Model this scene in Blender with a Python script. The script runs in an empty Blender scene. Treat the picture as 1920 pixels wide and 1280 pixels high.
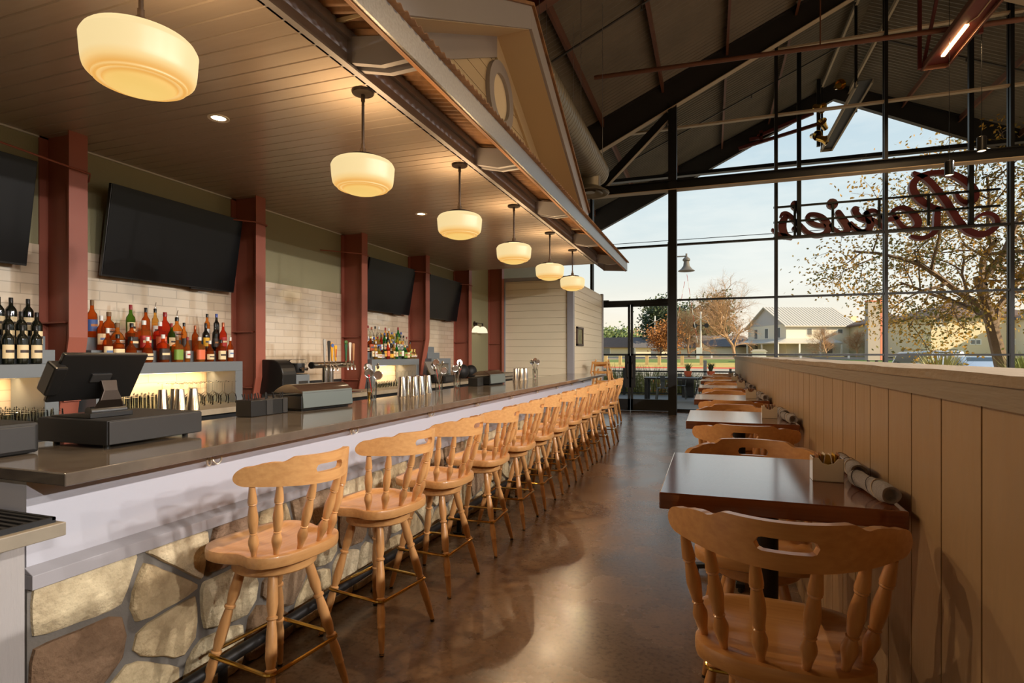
import bpy, bmesh, math, random
from mathutils import Vector, Matrix
from math import sin, cos, pi, radians, sqrt, atan2

sc = bpy.context.scene
COL = sc.collection

# ------------------------------------------------------------------ camera, sky, sun, exposure
cam_d = bpy.data.cameras.new('camera')
cam = bpy.data.objects.new('camera', cam_d)
COL.objects.link(cam)
cam.location = (0, 0, 1.5)
cam.rotation_euler = (pi / 2, 0, 0.33815)
cam_d.sensor_width = 36
cam_d.lens = 36 * 1060 / 1920
cam_d.shift_y = 24.4 / 1920
cam_d.clip_end = 600
sc.camera = cam

sc.view_settings.view_transform = 'Standard'
sc.view_settings.look = 'None'
sc.view_settings.exposure = 0.35
sc.view_settings.gamma = 1.0
sc.view_settings.use_curve_mapping = False
sc.cycles.use_denoising = True
sc.cycles.max_bounces = 9
sc.cycles.diffuse_bounces = 4
sc.cycles.glossy_bounces = 4
sc.cycles.transmission_bounces = 6
sc.cycles.transparent_max_bounces = 24
sc.cycles.sample_clamp_indirect = 5.0
sc.cycles.caustics_reflective = False
sc.cycles.caustics_refractive = False

world = bpy.data.worlds.new('sky')
sc.world = world
world.use_nodes = True
nt = world.node_tree
nt.nodes.clear()
N = nt.nodes.new
Lk = nt.links.new
w_out = N('ShaderNodeOutputWorld'); w_bg = N('ShaderNodeBackground')
w_tc = N('ShaderNodeTexCoord'); w_sep = N('ShaderNodeSeparateXYZ')
w_ramp = N('ShaderNodeValToRGB')
Lk(w_tc.outputs['Generated'], w_sep.inputs[0])
Lk(w_sep.outputs['Z'], w_ramp.inputs['Fac'])
cr = w_ramp.color_ramp
cr.elements[0].position = 0.0; cr.elements[0].color = (0.86, 0.72, 0.55, 1)
cr.elements[1].position = 0.9; cr.elements[1].color = (0.16, 0.32, 0.60, 1)
for p, c in ((0.05, (0.84, 0.75, 0.62)), (0.14, (0.68, 0.71, 0.69)), (0.25, (0.56, 0.65, 0.69)), (0.42, (0.42, 0.55, 0.66))):
    e = cr.elements.new(p); e.color = (*c, 1)
w_map = N('ShaderNodeMapping'); w_map.inputs['Scale'].default_value = (1.6, 1.6, 7.0)
w_map.inputs['Rotation'].default_value = (0.12, 0.1, 0.3)
w_noi = N('ShaderNodeTexNoise'); w_noi.inputs['Scale'].default_value = 1.5; w_noi.inputs['Detail'].default_value = 7
w_noi.inputs['Roughness'].default_value = 0.6
w_cr = N('ShaderNodeValToRGB'); w_cr.color_ramp.elements[0].position = 0.46; w_cr.color_ramp.elements[1].position = 0.72
w_mix = N('ShaderNodeMix'); w_mix.data_type = 'RGBA'
w_mul = N('ShaderNodeMath'); w_mul.operation = 'MULTIPLY'; w_mul.inputs[1].default_value = 0.55
Lk(w_tc.outputs['Generated'], w_map.inputs[0]); Lk(w_map.outputs[0], w_noi.inputs['Vector'])
Lk(w_noi.outputs['Fac'], w_cr.inputs['Fac']); Lk(w_cr.outputs['Color'], w_mul.inputs[0])
Lk(w_mul.outputs[0], w_mix.inputs['Factor']); Lk(w_ramp.outputs['Color'], w_mix.inputs['A'])
w_mix.inputs['B'].default_value = (0.92, 0.88, 0.82, 1)
Lk(w_mix.outputs['Result'], w_bg.inputs['Color'])
w_bg.inputs['Strength'].default_value = 1.0
Lk(w_bg.outputs[0], w_out.inputs[0])

sun_d = bpy.data.lights.new('sun', 'SUN')
sun = bpy.data.objects.new('sun', sun_d); COL.objects.link(sun)
sun_d.energy = 6.0; sun_d.angle = radians(0.8); sun_d.color = (1.0, 0.80, 0.55)
sun.rotation_euler = Vector((-0.88, 0.16, -0.45)).to_track_quat('-Z', 'Y').to_euler()

PEND_DN = 26.0     # pendants: light from the bulb below the shade
PEND_UP = 6.0     # pendants: upward glow
CAN_W = 16.0       # recessed cans
LED_W = 4.0       # cabinet strips, per metre
HALL_COL = (1.0, 0.95, 0.91)
HALL_FILL_W = 820.0     # unseen cylinder pendants added to light the bar front
# ------------------------------------------------------------------ helpers
random.seed(7)


def S(r, g, b):
    f = lambda c: (c / 255 / 12.92) if c / 255 <= 0.04045 else ((c / 255 + 0.055) / 1.055) ** 2.4
    return (f(r), f(g), f(b))


class MB:
    def __init__(s):
        s.v = []; s.f = []

    def add(s, vs, fs):
        o = len(s.v); s.v += [tuple(v) for v in vs]; s.f += [tuple(i + o for i in f) for f in fs]
        return s

    def box(s, x0, x1, y0, y1, z0, z1):
        return s.add([(x0, y0, z0), (x1, y0, z0), (x1, y1, z0), (x0, y1, z0), (x0, y0, z1), (x1, y0, z1), (x1, y1, z1), (x0, y1, z1)],
                     [(0, 3, 2, 1), (4, 5, 6, 7), (0, 1, 5, 4), (1, 2, 6, 5), (2, 3, 7, 6), (3, 0, 4, 7)])

    def obox(s, c, size, M=None):
        hx, hy, hz = size[0] / 2, size[1] / 2, size[2] / 2
        b = MB().box(-hx, hx, -hy, hy, -hz, hz)
        c = Vector(c)
        vs = [(M @ Vector(v) if M else Vector(v)) + c for v in b.v]
        return s.add(vs, b.f)

    def bar(s, p0, p1, w, h, up=(0, 0, 1)):
        p0, p1 = Vector(p0), Vector(p1)
        d = (p1 - p0).normalized(); u = Vector(up)
        if abs(d.dot(u)) > 0.99: u = Vector((1, 0, 0))
        r = d.cross(u).normalized(); u = r.cross(d)
        vs = []
        for p in (p0, p1):
            for a, b in ((-1, -1), (1, -1), (1, 1), (-1, 1)):
                vs.append(p + r * a * w / 2 + u * b * h / 2)
        return s.add(vs, [(0, 1, 2, 3), (7, 6, 5, 4), (0, 4, 5, 1), (1, 5, 6, 2), (2, 6, 7, 3), (3, 7, 4, 0)])

    def tube(s, pts, r, n=8, closed=False, caps=True):
        pts = [Vector(p) for p in pts]; m = len(pts)
        rs = r if isinstance(r, (list, tuple)) else [r] * m
        rings = []; prev = None
        for i in range(m):
            if closed: d = pts[(i + 1) % m] - pts[i - 1]
            else: d = pts[min(i + 1, m - 1)] - pts[max(i - 1, 0)]
            if d.length < 1e-9: d = Vector((0, 0, 1))
            d.normalize()
            if prev is None:
                a = Vector((0, 0, 1)) if abs(d.z) < 0.9 else Vector((1, 0, 0))
                u = d.cross(a).normalized()
            else:
                u = prev - d * prev.dot(d)
                if u.length < 1e-6: u = d.orthogonal()
                u.normalize()
            prev = u; w = d.cross(u)
            rings.append([pts[i] + (u * cos(2 * pi * k / n) + w * sin(2 * pi * k / n)) * rs[i] for k in range(n)])
        vs = [p for rg in rings for p in rg]; fs = []
        for i in range(m if closed else m - 1):
            a = i * n; b = ((i + 1) % m) * n
            for k in range(n):
                fs.append((a + k, a + (k + 1) % n, b + (k + 1) % n, b + k))
        if caps and not closed:
            fs.append(tuple(range(n - 1, -1, -1))); fs.append(tuple((m - 1) * n + k for k in range(n)))
        return s.add(vs, fs)

    def cyl(s, p0, p1, r0, r1=None, n=16):
        return s.tube([p0, p1], [r0, r0 if r1 is None else r1], n)

    def lathe(s, prof, n=24, c=(0, 0, 0), M=None):
        vs = []; fs = []; c = Vector(c); idx = []
        for r, z in prof:
            if r < 1e-6:
                idx.append([len(vs)]); vs.append(Vector((0, 0, z)))
            else:
                idx.append(list(range(len(vs), len(vs) + n)))
                vs += [Vector((r * cos(2 * pi * k / n), r * sin(2 * pi * k / n), z)) for k in range(n)]
        for a, b in zip(idx, idx[1:]):
            for k in range(n):
                k2 = (k + 1) % n
                if len(a) == 1 and len(b) == 1: continue
                if len(a) == 1: fs.append((a[0], b[k2], b[k]))
                elif len(b) == 1: fs.append((a[k], a[k2], b[0]))
                else: fs.append((a[k], a[k2], b[k2], b[k]))
        vs = [(M @ v if M else v) + c for v in vs]
        return s.add(vs, fs)

    def prism(s, poly, o, u, v, w):
        o, u, v, w = Vector(o), Vector(u), Vector(v), Vector(w)
        n = len(poly)
        a = [o + u * x + v * y for x, y in poly]
        vs = a + [p + w for p in a]
        fs = [tuple(range(n - 1, -1, -1)), tuple(range(n, 2 * n))]
        fs += [(i, (i + 1) % n, n + (i + 1) % n, n + i) for i in range(n)]
        return s.add(vs, fs)

    def quad(s, a, b, c, d):
        return s.add([a, b, c, d], [(0, 1, 2, 3)])

    def sphere(s, c, r, n=12, m=8, sq=(1, 1, 1)):
        prof = [(r * sin(pi * i / m), -r * cos(pi * i / m)) for i in range(m + 1)]
        b = MB().lathe([(max(p[0], 0), p[1]) for p in prof], n)
        return s.add([Vector((v[0] * sq[0], v[1] * sq[1], v[2] * sq[2])) + Vector(c) for v in b.v], b.f)

    def xf(s, M):
        s.v = [tuple(M @ Vector(v)) for v in s.v]; return s

    def mesh(s, name, smooth=False, bevel=0, seg=2, recalc=True):
        me = bpy.data.meshes.new(name)
        me.from_pydata([tuple(v) for v in s.v], [], s.f)
        if recalc or bevel:
            bm = bmesh.new(); bm.from_mesh(me)
            if recalc: bmesh.ops.recalc_face_normals(bm, faces=bm.faces)
            if bevel:
                es = [e for e in bm.edges if len(e.link_faces) == 2 and e.calc_face_angle(0) > 0.6]
                bmesh.ops.bevel(bm, geom=es, offset=bevel, segments=seg, profile=0.5, affect='EDGES', clamp_overlap=True)
            bm.to_mesh(me); bm.free()
        if smooth:
            me.polygons.foreach_set('use_smooth', [True] * len(me.polygons))
            try: me.set_sharp_from_angle(angle=radians(38))
            except Exception: pass
        me.update()
        return me

    def build(s, name, mat, parent=None, smooth=False, bevel=0, loc=None, rot=None, seg=2, recalc=True):
        o = bpy.data.objects.new(name, s.mesh(name, smooth, bevel, seg, recalc))
        o.data.materials.append(mat)
        COL.objects.link(o)
        if parent: o.parent = parent
        if loc: o.location = loc
        if rot: o.rotation_euler = rot
        return o


def tag(o, label, cat, group=None, kind=None):
    o['label'] = label; o['category'] = cat
    if group: o['group'] = group
    if kind: o['kind'] = kind
    return o


def thing(name, label, cat, loc=(0, 0, 0), rz=0, group=None):
    o = bpy.data.objects.new(name, None); COL.objects.link(o)
    o.location = loc; o.rotation_euler = (0, 0, rz); o.empty_display_size = 0.1
    return tag(o, label, cat, group)


def struct(o, label=None, cat=None):
    o['kind'] = 'structure'
    if label: o['label'] = label
    if cat: o['category'] = cat
    return o


def dup(o, loc=None, rz=None, label=None, group=None, parent=None, scale=None):
    c = o.copy(); COL.objects.link(c)
    if parent: c.parent = parent
    if loc is not None: c.location = loc
    if rz is not None: c.rotation_euler = (0, 0, rz)
    if scale is not None: c.scale = scale
    if label: c['label'] = label
    if group: c['group'] = group
    for ch in list(o.children): dup(ch, parent=c)
    return c


ORD = 'first second third fourth fifth sixth seventh eighth ninth tenth eleventh twelfth thirteenth fourteenth fifteenth sixteenth seventeenth eighteenth nineteenth twentieth'.split()


def spline(pts, n=6, closed=False):
    P = [Vector(p) for p in pts]; m = len(P); out = []
    for i in range(m if closed else m - 1):
        p0 = P[i - 1] if (closed or i > 0) else P[0] * 2 - P[1]
        p1 = P[i]; p2 = P[(i + 1) % m]
        p3 = P[(i + 2) % m] if (closed or i + 2 < m) else P[-1] * 2 - P[-2]
        for k in range(n):
            t = k / n
            out.append(0.5 * ((2 * p1) + (p2 - p0) * t + (2 * p0 - 5 * p1 + 4 * p2 - p3) * t * t + (3 * p1 - p0 - 3 * p2 + p3) * t ** 3))
    if not closed: out.append(P[-1])
    return out


# ------------------------------------------------------------------ materials
MATS = {}


def mat(name, color, rough=0.5, metal=0.0, spec=0.5, coat=0.0, emit=None, estr=0.0, var=0.0, vscale=8.0, vcol=None, bump=0.0, bscale=40.0, stretch=(1, 1, 1), rvar=0.0, detail=4.0, trans=0.0, sheen=0):
    """Principled with optional noise colour variation (between color and vcol) and noise bump in object space."""
    m = bpy.data.materials.new(name); m.use_nodes = True
    n = m.node_tree.nodes; l = m.node_tree.links
    b = n['Principled BSDF']
    b.inputs['Base Color'].default_value = (*color, 1)
    b.inputs['Roughness'].default_value = rough
    b.inputs['Metallic'].default_value = metal
    b.inputs['Specular IOR Level'].default_value = spec
    b.inputs['Coat Weight'].default_value = coat
    b.inputs['Coat Roughness'].default_value = 0.08
    b.inputs['Transmission Weight'].default_value = trans
    if sheen: b.inputs['Sheen Weight'].default_value = sheen
    if emit:
        b.inputs['Emission Color'].default_value = (*emit, 1); b.inputs['Emission Strength'].default_value = estr
    if var or bump or rvar:
        tc = n.new('ShaderNodeTexCoord'); mp = n.new('ShaderNodeMapping')
        mp.inputs['Scale'].default_value = stretch
        l.new(tc.outputs['Object'], mp.inputs[0])
    if var:
        tx = n.new('ShaderNodeTexNoise'); tx.inputs['Scale'].default_value = vscale; tx.inputs['Detail'].default_value = detail
        tx.inputs['Roughness'].default_value = 0.6
        l.new(mp.outputs[0], tx.inputs['Vector'])
        rp = n.new('ShaderNodeValToRGB')
        rp.color_ramp.elements[0].position = 0.5 - 0.25; rp.color_ramp.elements[1].position = 0.75
        c2 = vcol or tuple(min(1, c * (1 - var)) for c in color)
        rp.color_ramp.elements[0].color = (*c2, 1); rp.color_ramp.elements[1].color = (*color, 1)
        l.new(tx.outputs['Fac'], rp.inputs['Fac']); l.new(rp.outputs['Color'], b.inputs['Base Color'])
        if rvar:
            mr = n.new('ShaderNodeMapRange'); mr.inputs['To Min'].default_value = max(0, rough - rvar); mr.inputs['To Max'].default_value = rough + rvar
            l.new(tx.outputs['Fac'], mr.inputs['Value']); l.new(mr.outputs[0], b.inputs['Roughness'])
    if bump:
        bx = n.new('ShaderNodeTexNoise'); bx.inputs['Scale'].default_value = bscale; bx.inputs['Detail'].default_value = 3
        l.new(mp.outputs[0], bx.inputs['Vector'])
        bn = n.new('ShaderNodeBump'); bn.inputs['Strength'].default_value = bump; bn.inputs['Distance'].default_value = 0.01
        l.new(bx.outputs['Fac'], bn.inputs['Height']); l.new(bn.outputs[0], b.inputs['Normal'])
    MATS[name] = m
    return m


def wood(name, c1, c2, rough=0.35, axis='y', scale=5.0, coat=0.3, bump=0.05):
    m = bpy.data.materials.new(name); m.use_nodes = True
    n = m.node_tree.nodes; l = m.node_tree.links; b = n['Principled BSDF']
    tc = n.new('ShaderNodeTexCoord'); mp = n.new('ShaderNodeMapping')
    st = {'x': (0.5, 16, 16), 'y': (16, 0.5, 16), 'z': (16, 16, 0.5)}[axis]
    mp.inputs['Scale'].default_value = st
    oi = n.new('ShaderNodeObjectInfo'); ad = n.new('ShaderNodeVectorMath'); ad.operation = 'ADD'
    l.new(tc.outputs['Object'], ad.inputs[0])
    sc_ = n.new('ShaderNodeVectorMath'); sc_.operation = 'SCALE'; sc_.inputs['Scale'].default_value = 7.0
    cx = n.new('ShaderNodeCombineXYZ'); l.new(oi.outputs['Random'], cx.inputs[0]); l.new(oi.outputs['Random'], cx.inputs[2]); l.new(cx.outputs[0], sc_.inputs[0])
    l.new(sc_.outputs[0], ad.inputs[1]); l.new(ad.outputs[0], mp.inputs[0])
    tx = n.new('ShaderNodeTexNoise'); tx.inputs['Scale'].default_value = scale; tx.inputs['Detail'].default_value = 6; tx.inputs['Distortion'].default_value = 0.12
    l.new(mp.outputs[0], tx.inputs['Vector'])
    rp = n.new('ShaderNodeValToRGB'); rp.color_ramp.elements[0].position = 0.25; rp.color_ramp.elements[1].position = 0.75
    rp.color_ramp.elements[0].color = (*c2, 1); rp.color_ramp.elements[1].color = (*c1, 1)
    l.new(tx.outputs['Fac'], rp.inputs['Fac']); l.new(rp.outputs['Color'], b.inputs['Base Color'])
    b.inputs['Roughness'].default_value = rough; b.inputs['Coat Weight'].default_value = coat; b.inputs['Coat Roughness'].default_value = 0.12
    if bump:
        bn = n.new('ShaderNodeBump'); bn.inputs['Strength'].default_value = bump; bn.inputs['Distance'].default_value = 0.003
        l.new(tx.outputs['Fac'], bn.inputs['Height']); l.new(bn.outputs[0], b.inputs['Normal'])
    MATS[name] = m
    return m


def glass(name, tint=(1, 1, 1), refl=0.08, rough=0.0, gloss=1.0):
    """Thin clear glass: light passes straight through with a tint, a fresnel share mirrors."""
    m = bpy.data.materials.new(name); m.use_nodes = True
    n = m.node_tree.nodes; l = m.node_tree.links; n.clear()
    o = n.new('ShaderNodeOutputMaterial'); mx = n.new('ShaderNodeMixShader'); t = n.new('ShaderNodeBsdfTransparent'); g = n.new('ShaderNodeBsdfGlossy')
    lw = n.new('ShaderNodeLayerWeight'); lw.inputs['Blend'].default_value = refl
    t.inputs['Color'].default_value = (*tint, 1); g.inputs['Roughness'].default_value = rough; g.inputs['Color'].default_value = (gloss, gloss, gloss, 1)
    l.new(lw.outputs['Fresnel'], mx.inputs[0]); l.new(t.outputs[0], mx.inputs[1]); l.new(g.outputs[0], mx.inputs[2]); l.new(mx.outputs[0], o.inputs[0])
    MATS[name] = m
    return m


def emitter(name, color, strength):
    m = bpy.data.materials.new(name); m.use_nodes = True
    n = m.node_tree.nodes; l = m.node_tree.links; n.clear()
    o = n.new('ShaderNodeOutputMaterial'); e = n.new('ShaderNodeEmission')
    e.inputs['Color'].default_value = (*color, 1); e.inputs['Strength'].default_value = strength
    l.new(e.outputs[0], o.inputs[0])
    MATS[name] = m
    return m


def brickmat(name, c1, c2, mortar, bw, rh, ms, axes, rough=0.15, bump=0.3, wav=0.25, offset=0.5, coat=0.0):
    m = bpy.data.materials.new(name); m.use_nodes = True
    n = m.node_tree.nodes; l = m.node_tree.links; b = n['Principled BSDF']
    tc = n.new('ShaderNodeTexCoord'); sp = n.new('ShaderNodeSeparateXYZ'); cb = n.new('ShaderNodeCombineXYZ')
    l.new(tc.outputs['Object'], sp.inputs[0]); l.new(sp.outputs[axes[0]], cb.inputs[0]); l.new(sp.outputs[axes[1]], cb.inputs[1])
    bt = n.new('ShaderNodeTexBrick'); bt.offset = offset
    bt.inputs['Scale'].default_value = 1; bt.inputs['Brick Width'].default_value = bw; bt.inputs['Row Height'].default_value = rh
    bt.inputs['Mortar Size'].default_value = ms; bt.inputs['Mortar Smooth'].default_value = 0.3; bt.inputs['Bias'].default_value = 0
    bt.inputs['Color1'].default_value = (*c1, 1); bt.inputs['Color2'].default_value = (*c2, 1); bt.inputs['Mortar'].default_value = (*mortar, 1)
    l.new(cb.outputs[0], bt.inputs['Vector']); l.new(bt.outputs['Color'], b.inputs['Base Color'])
    b.inputs['Roughness'].default_value = rough; b.inputs['Coat Weight'].default_value = coat
    inv = n.new('ShaderNodeMath'); inv.operation = 'SUBTRACT'; inv.inputs[0].default_value = 1; l.new(bt.outputs['Fac'], inv.inputs[1])
    nz = n.new('ShaderNodeTexNoise'); nz.inputs['Scale'].default_value = 14; nz.inputs['Detail'].default_value = 1
    l.new(tc.outputs['Object'], nz.inputs['Vector'])
    mu = n.new('ShaderNodeMath'); mu.operation = 'MULTIPLY_ADD'; mu.inputs[1].default_value = wav
    l.new(nz.outputs['Fac'], mu.inputs[0]); l.new(inv.outputs[0], mu.inputs[2])
    bn = n.new('ShaderNodeBump'); bn.inputs['Strength'].default_value = bump; bn.inputs['Distance'].default_value = 0.006
    l.new(mu.outputs[0], bn.inputs['Height']); l.new(bn.outputs[0], b.inputs['Normal'])
    MATS[name] = m
    return m
# ------------------------------------------------------------------ material library
black = mat('black_plastic', S(22, 21, 20), 0.35)
black_matte = mat('black_matte', S(17, 16, 16), 0.6)
black_steel = mat('black_steel', S(30, 29, 28), 0.45, 0.2)
steel = mat('stainless', (0.62, 0.60, 0.57), 0.18, 1.0, var=0.15, vscale=3, rvar=0.06)
chrome = mat('chrome', (0.75, 0.74, 0.72), 0.07, 1.0)
brass = mat('brass', S(200, 160, 80), 0.16, 1.0)
bronze = mat('bronze', S(52, 42, 34), 0.35, 0.7)
red_steel = mat('red_oxide_steel', S(146, 80, 62), 0.5, bump=0.04, bscale=60)
dark_red = mat('dark_red_steel', S(98, 36, 28), 0.55)
brown_steel = mat('brown_steel', S(118, 74, 52), 0.6, var=0.2, vscale=2)
dark_steel = mat('dark_steel', S(50, 46, 43), 0.55, 0.0, var=0.3, vscale=2)
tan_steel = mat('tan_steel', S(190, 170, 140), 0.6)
deck_m = mat('roof_deck', S(128, 118, 100), 0.55, 0.1, var=0.3, vscale=1.2)
galv = mat('galvanised', S(160, 160, 160), 0.36, 0.85, var=0.25, vscale=60, detail=1, rvar=0.12, bump=0.04, bscale=300)
rust_roof = mat('rusty_corrugated', S(164, 118, 74), 0.6, 0.1, var=0.55, vscale=6, vcol=S(96, 66, 42))
green_wall = mat('olive_plaster', S(140, 133, 100), 0.62, bump=0.25, bscale=140)
trim_gray = mat('grey_trim_paint', S(158, 154, 156), 0.4, bump=0.05, bscale=30)
panel_gray = mat('grey_bar_panel', S(184, 183, 190), 0.42, bump=0.06, bscale=25)
cab_gray = mat('blue_grey_cabinet', S(104, 110, 114), 0.35, coat=0.15)
cream = mat('cream_siding', S(240, 224, 192), 0.45, bump=0.06, bscale=60, stretch=(1, 1, 6))
cream2 = mat('tan_siding', S(206, 186, 150), 0.5)
ceil_m = mat('painted_boards', S(182, 166, 150), 0.24, var=0.12, vscale=3, stretch=(0.4, 4, 1), bump=0.05, bscale=30, coat=0.15)
concrete_top = mat('dark_concrete', S(108, 98, 86), 0.12, var=0.3, vscale=5, vcol=S(82, 72, 62), rvar=0.05, coat=0.35, bump=0.012, bscale=30)
conc_edge = mat('light_concrete', S(150, 138, 118), 0.5, var=0.25, vscale=9)
floor_m = bpy.data.materials.new('polished_concrete')
grout_m = mat('grout', S(112, 106, 98), 0.9, bump=0.3, bscale=60)
beech = wood('beech', S(218, 164, 104), S(198, 142, 86), 0.33, 'x', 4, 0.35)
beech_z = wood('beech_turned', S(216, 162, 104), S(194, 138, 82), 0.3, 'z', 4, 0.4)
cherry = wood('cherry_top', S(132, 74, 42), S(98, 48, 26), 0.13, 'x', 3, 0.55, 0.02)
pine = wood('pine', S(214, 160, 92), S(184, 122, 60), 0.4, 'z', 5, 0.25)
bead_m = mat('tan_board', S(172, 144, 110), 0.42, var=0.12, vscale=7, stretch=(1, 1, 0.25), bump=0.35, bscale=18, )
cap_m = mat('rough_cap', S(168, 148, 122), 0.5, var=0.2, vscale=6, stretch=(2, 0.6, 2), bump=0.5, bscale=26)
apron_m = mat('grey_apron', S(150, 136, 118), 0.5, bump=0.2, bscale=30, stretch=(1, 0.3, 3))
pane_m = glass('window_glass', (0.93, 0.96, 0.95), 0.06)
lamp_warm = emitter('bulb_warm', (1.0, 0.72, 0.36), 14)
can_emit = emitter('can_light', (1.0, 0.82, 0.55), 9)
led_m = emitter('led_strip', (1.0, 0.66, 0.30), 4)


def floor_nodes():
    m = floor_m; m.use_nodes = True
    n = m.node_tree.nodes; l = m.node_tree.links; b = n['Principled BSDF']
    tc = n.new('ShaderNodeTexCoord')
    a = n.new('ShaderNodeTexNoise'); a.inputs['Scale'].default_value = 1.1; a.inputs['Detail'].default_value = 8; a.inputs['Roughness'].default_value = 0.62
    l.new(tc.outputs['Object'], a.inputs['Vector'])
    r = n.new('ShaderNodeValToRGB'); e = r.color_ramp
    e.elements[0].position = 0.32; e.elements[0].color = (*S(92, 76, 62), 1)
    e.elements[1].position = 0.68; e.elements[1].color = (*S(142, 112, 84), 1)
    x = e.elements.new(0.5); x.color = (*S(116, 94, 75), 1)
    l.new(a.outputs['Fac'], r.inputs['Fac'])
    f = n.new('ShaderNodeTexNoise'); f.inputs['Scale'].default_value = 38; f.inputs['Detail'].default_value = 4
    l.new(tc.outputs['Object'], f.inputs['Vector'])
    fr = n.new('ShaderNodeValToRGB'); fr.color_ramp.elements[0].position = 0.34; fr.color_ramp.elements[0].color = (0.55, 0.52, 0.5, 1); fr.color_ramp.elements[1].position = 0.52; fr.color_ramp.elements[1].color = (1, 1, 1, 1)
    l.new(f.outputs['Fac'], fr.inputs['Fac'])
    mx = n.new('ShaderNodeMix'); mx.data_type = 'RGBA'; mx.blend_type = 'MULTIPLY'; mx.inputs['Factor'].default_value = 0.7
    l.new(r.outputs['Color'], mx.inputs['A']); l.new(fr.outputs['Color'], mx.inputs['B']); l.new(mx.outputs['Result'], b.inputs['Base Color'])
    mr = n.new('ShaderNodeMapRange'); mr.inputs['From Min'].default_value = 0.3; mr.inputs['From Max'].default_value = 0.7; mr.inputs['To Min'].default_value = 0.20; mr.inputs['To Max'].default_value = 0.33
    l.new(a.outputs['Fac'], mr.inputs['Value']); l.new(mr.outputs[0], b.inputs['Roughness'])
    b.inputs['Specular IOR Level'].default_value = 0.6
    bn = n.new('ShaderNodeBump'); bn.inputs['Strength'].default_value = 0.06; bn.inputs['Distance'].default_value = 0.004
    l.new(f.outputs['Fac'], bn.inputs['Height']); l.new(bn.outputs[0], b.inputs['Normal'])


floor_nodes()
tile_m = brickmat('glazed_tile', S(216, 196, 170), S(206, 184, 156), S(186, 168, 144), 0.27, 0.074, 0.004, ('Y', 'Z'), rough=0.07, bump=0.35, wav=0.9, coat=1.0)
tile_m.node_tree.nodes['Principled BSDF'].inputs['Coat IOR'].default_value = 1.9

# ------------------------------------------------------------------ dimensions
XW = -4.52      # back-bar wall
ZC = 3.058      # bar ceiling
YG = 15.4       # glass front
ROOF_Y0, ROOF_Y1 = -6.0, 21.4
RX, RZ, RM = 3.84, 10.5, 0.445


def roof_z(x): return RZ - RM * abs(x - RX)


# ------------------------------------------------------------------ floor and walls
struct(MB().box(-6.2, 13.7, -6, YG, -0.2, 0).build('floor', floor_m), 'polished brown concrete floor', 'floor')
w = MB().box(XW - 0.15, XW, -6, YG, 2.283, 6.8).box(XW - 0.15, XW, 9.66, YG, 0, 2.283)
struct(w.build('wall_left', green_wall), 'olive green plaster wall above the tile', 'wall')
struct(MB().box(XW - 0.15, XW + 0.006, -6, 9.66, 0, 2.283).build('wall_left_tile', tile_m), 'glossy cream subway tile lower wall', 'wall')
struct(MB().box(XW, XW + 0.012, -6, 9.66, ZC - 0.012, ZC).build('trim_1', mat('white_caulk', S(200, 195, 185), 0.5)), 'white line between the wall and bar ceiling', 'trim')
struct(MB().box(13.7, 13.85, -6, YG, 0, 0.4).box(13.7, 13.85, -6, YG, 5.0, 6.2).box(13.7, 13.85, -6, -4.5, 0.4, 5.0).box(13.7, 13.85, 0, 0.6, 0.4, 5.0).box(13.7, 13.85, 5, 5.6, 0.4, 5.0).box(13.7, 13.85, 10, 10.6, 0.4, 5.0).build('wall_right', green_wall), 'olive wall with tall windows across the hall', 'wall')
struct(MB().box(-6.2, 13.7, -6.15, -6, 0, 10.6).build('wall_back', green_wall), 'olive wall behind the dining hall', 'wall')

# bar ceiling boards: one mesh, V grooves every 0.112 m
mb = MB(); y = -4.0
ys = []
while y < 9.66:
    ys.append(y); y += 0.1115
ys.append(9.66)
for a, b_ in zip(ys, ys[1:]):
    g = 0.006
    prof = [(a, ZC + 0.012), (a + g, ZC), (b_ - g, ZC), (b_, ZC + 0.012)]
    n0 = len(mb.v)
    for yy, zz in prof:
        mb.v += [(XW, yy, zz), (-1.872, yy, zz)]
    for k in range(3):
        mb.f.append((n0 + 2 * k, n0 + 2 * k + 1, n0 + 2 * k + 3, n0 + 2 * k + 2))
mb.box(XW, -1.872, -4, 9.66, ZC + 0.02, ZC + 0.05)
struct(mb.build('ceiling', ceil_m, recalc=False), 'low bar ceiling of painted tongue and groove boards', 'ceiling')

# cream partition at the far end of the bar
mb = MB()
z = 0.0
while z < 3.06:
    z1 = min(z + 0.152, 3.07)
    mb.add([(-4.19, 11.5, z), (-2.82, 11.5, z), (-2.82, 11.5, z1 - 0.006), (-4.19, 11.5, z1 - 0.006), (-4.19, 11.513, z1), (-2.82, 11.513, z1)], [(0, 1, 2, 3), (3, 2, 5, 4)])
    mb.add([(-2.72, 11.6, z), (-2.72, 14.95, z), (-2.72, 14.95, z1 - 0.006), (-2.72, 11.6, z1 - 0.006), (-2.732, 11.6, z1), (-2.732, 14.95, z1)], [(0, 1, 2, 3), (3, 2, 5, 4)])
    z += 0.152
mb.box(-4.19, -2.74, 11.515, 14.9, 0, 3.07)
struct(mb.build('wall_end', cream, recalc=False), 'cream horizontal siding wall at the end of the bar', 'wall')
mb = MB().box(-4.29, -4.19, 11.47, 11.56, 0, 3.1).box(-2.82, -2.69, 11.47, 11.6, 0, 3.1).box(-4.29, -2.69, 11.465, 11.6, 3.07, 3.14).box(-2.76, -2.69, 14.88, 15.0, 0, 3.1)
struct(mb.build('trim_2', trim_gray, bevel=0.003), 'grey trim boards around the cream siding wall', 'trim')

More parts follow.
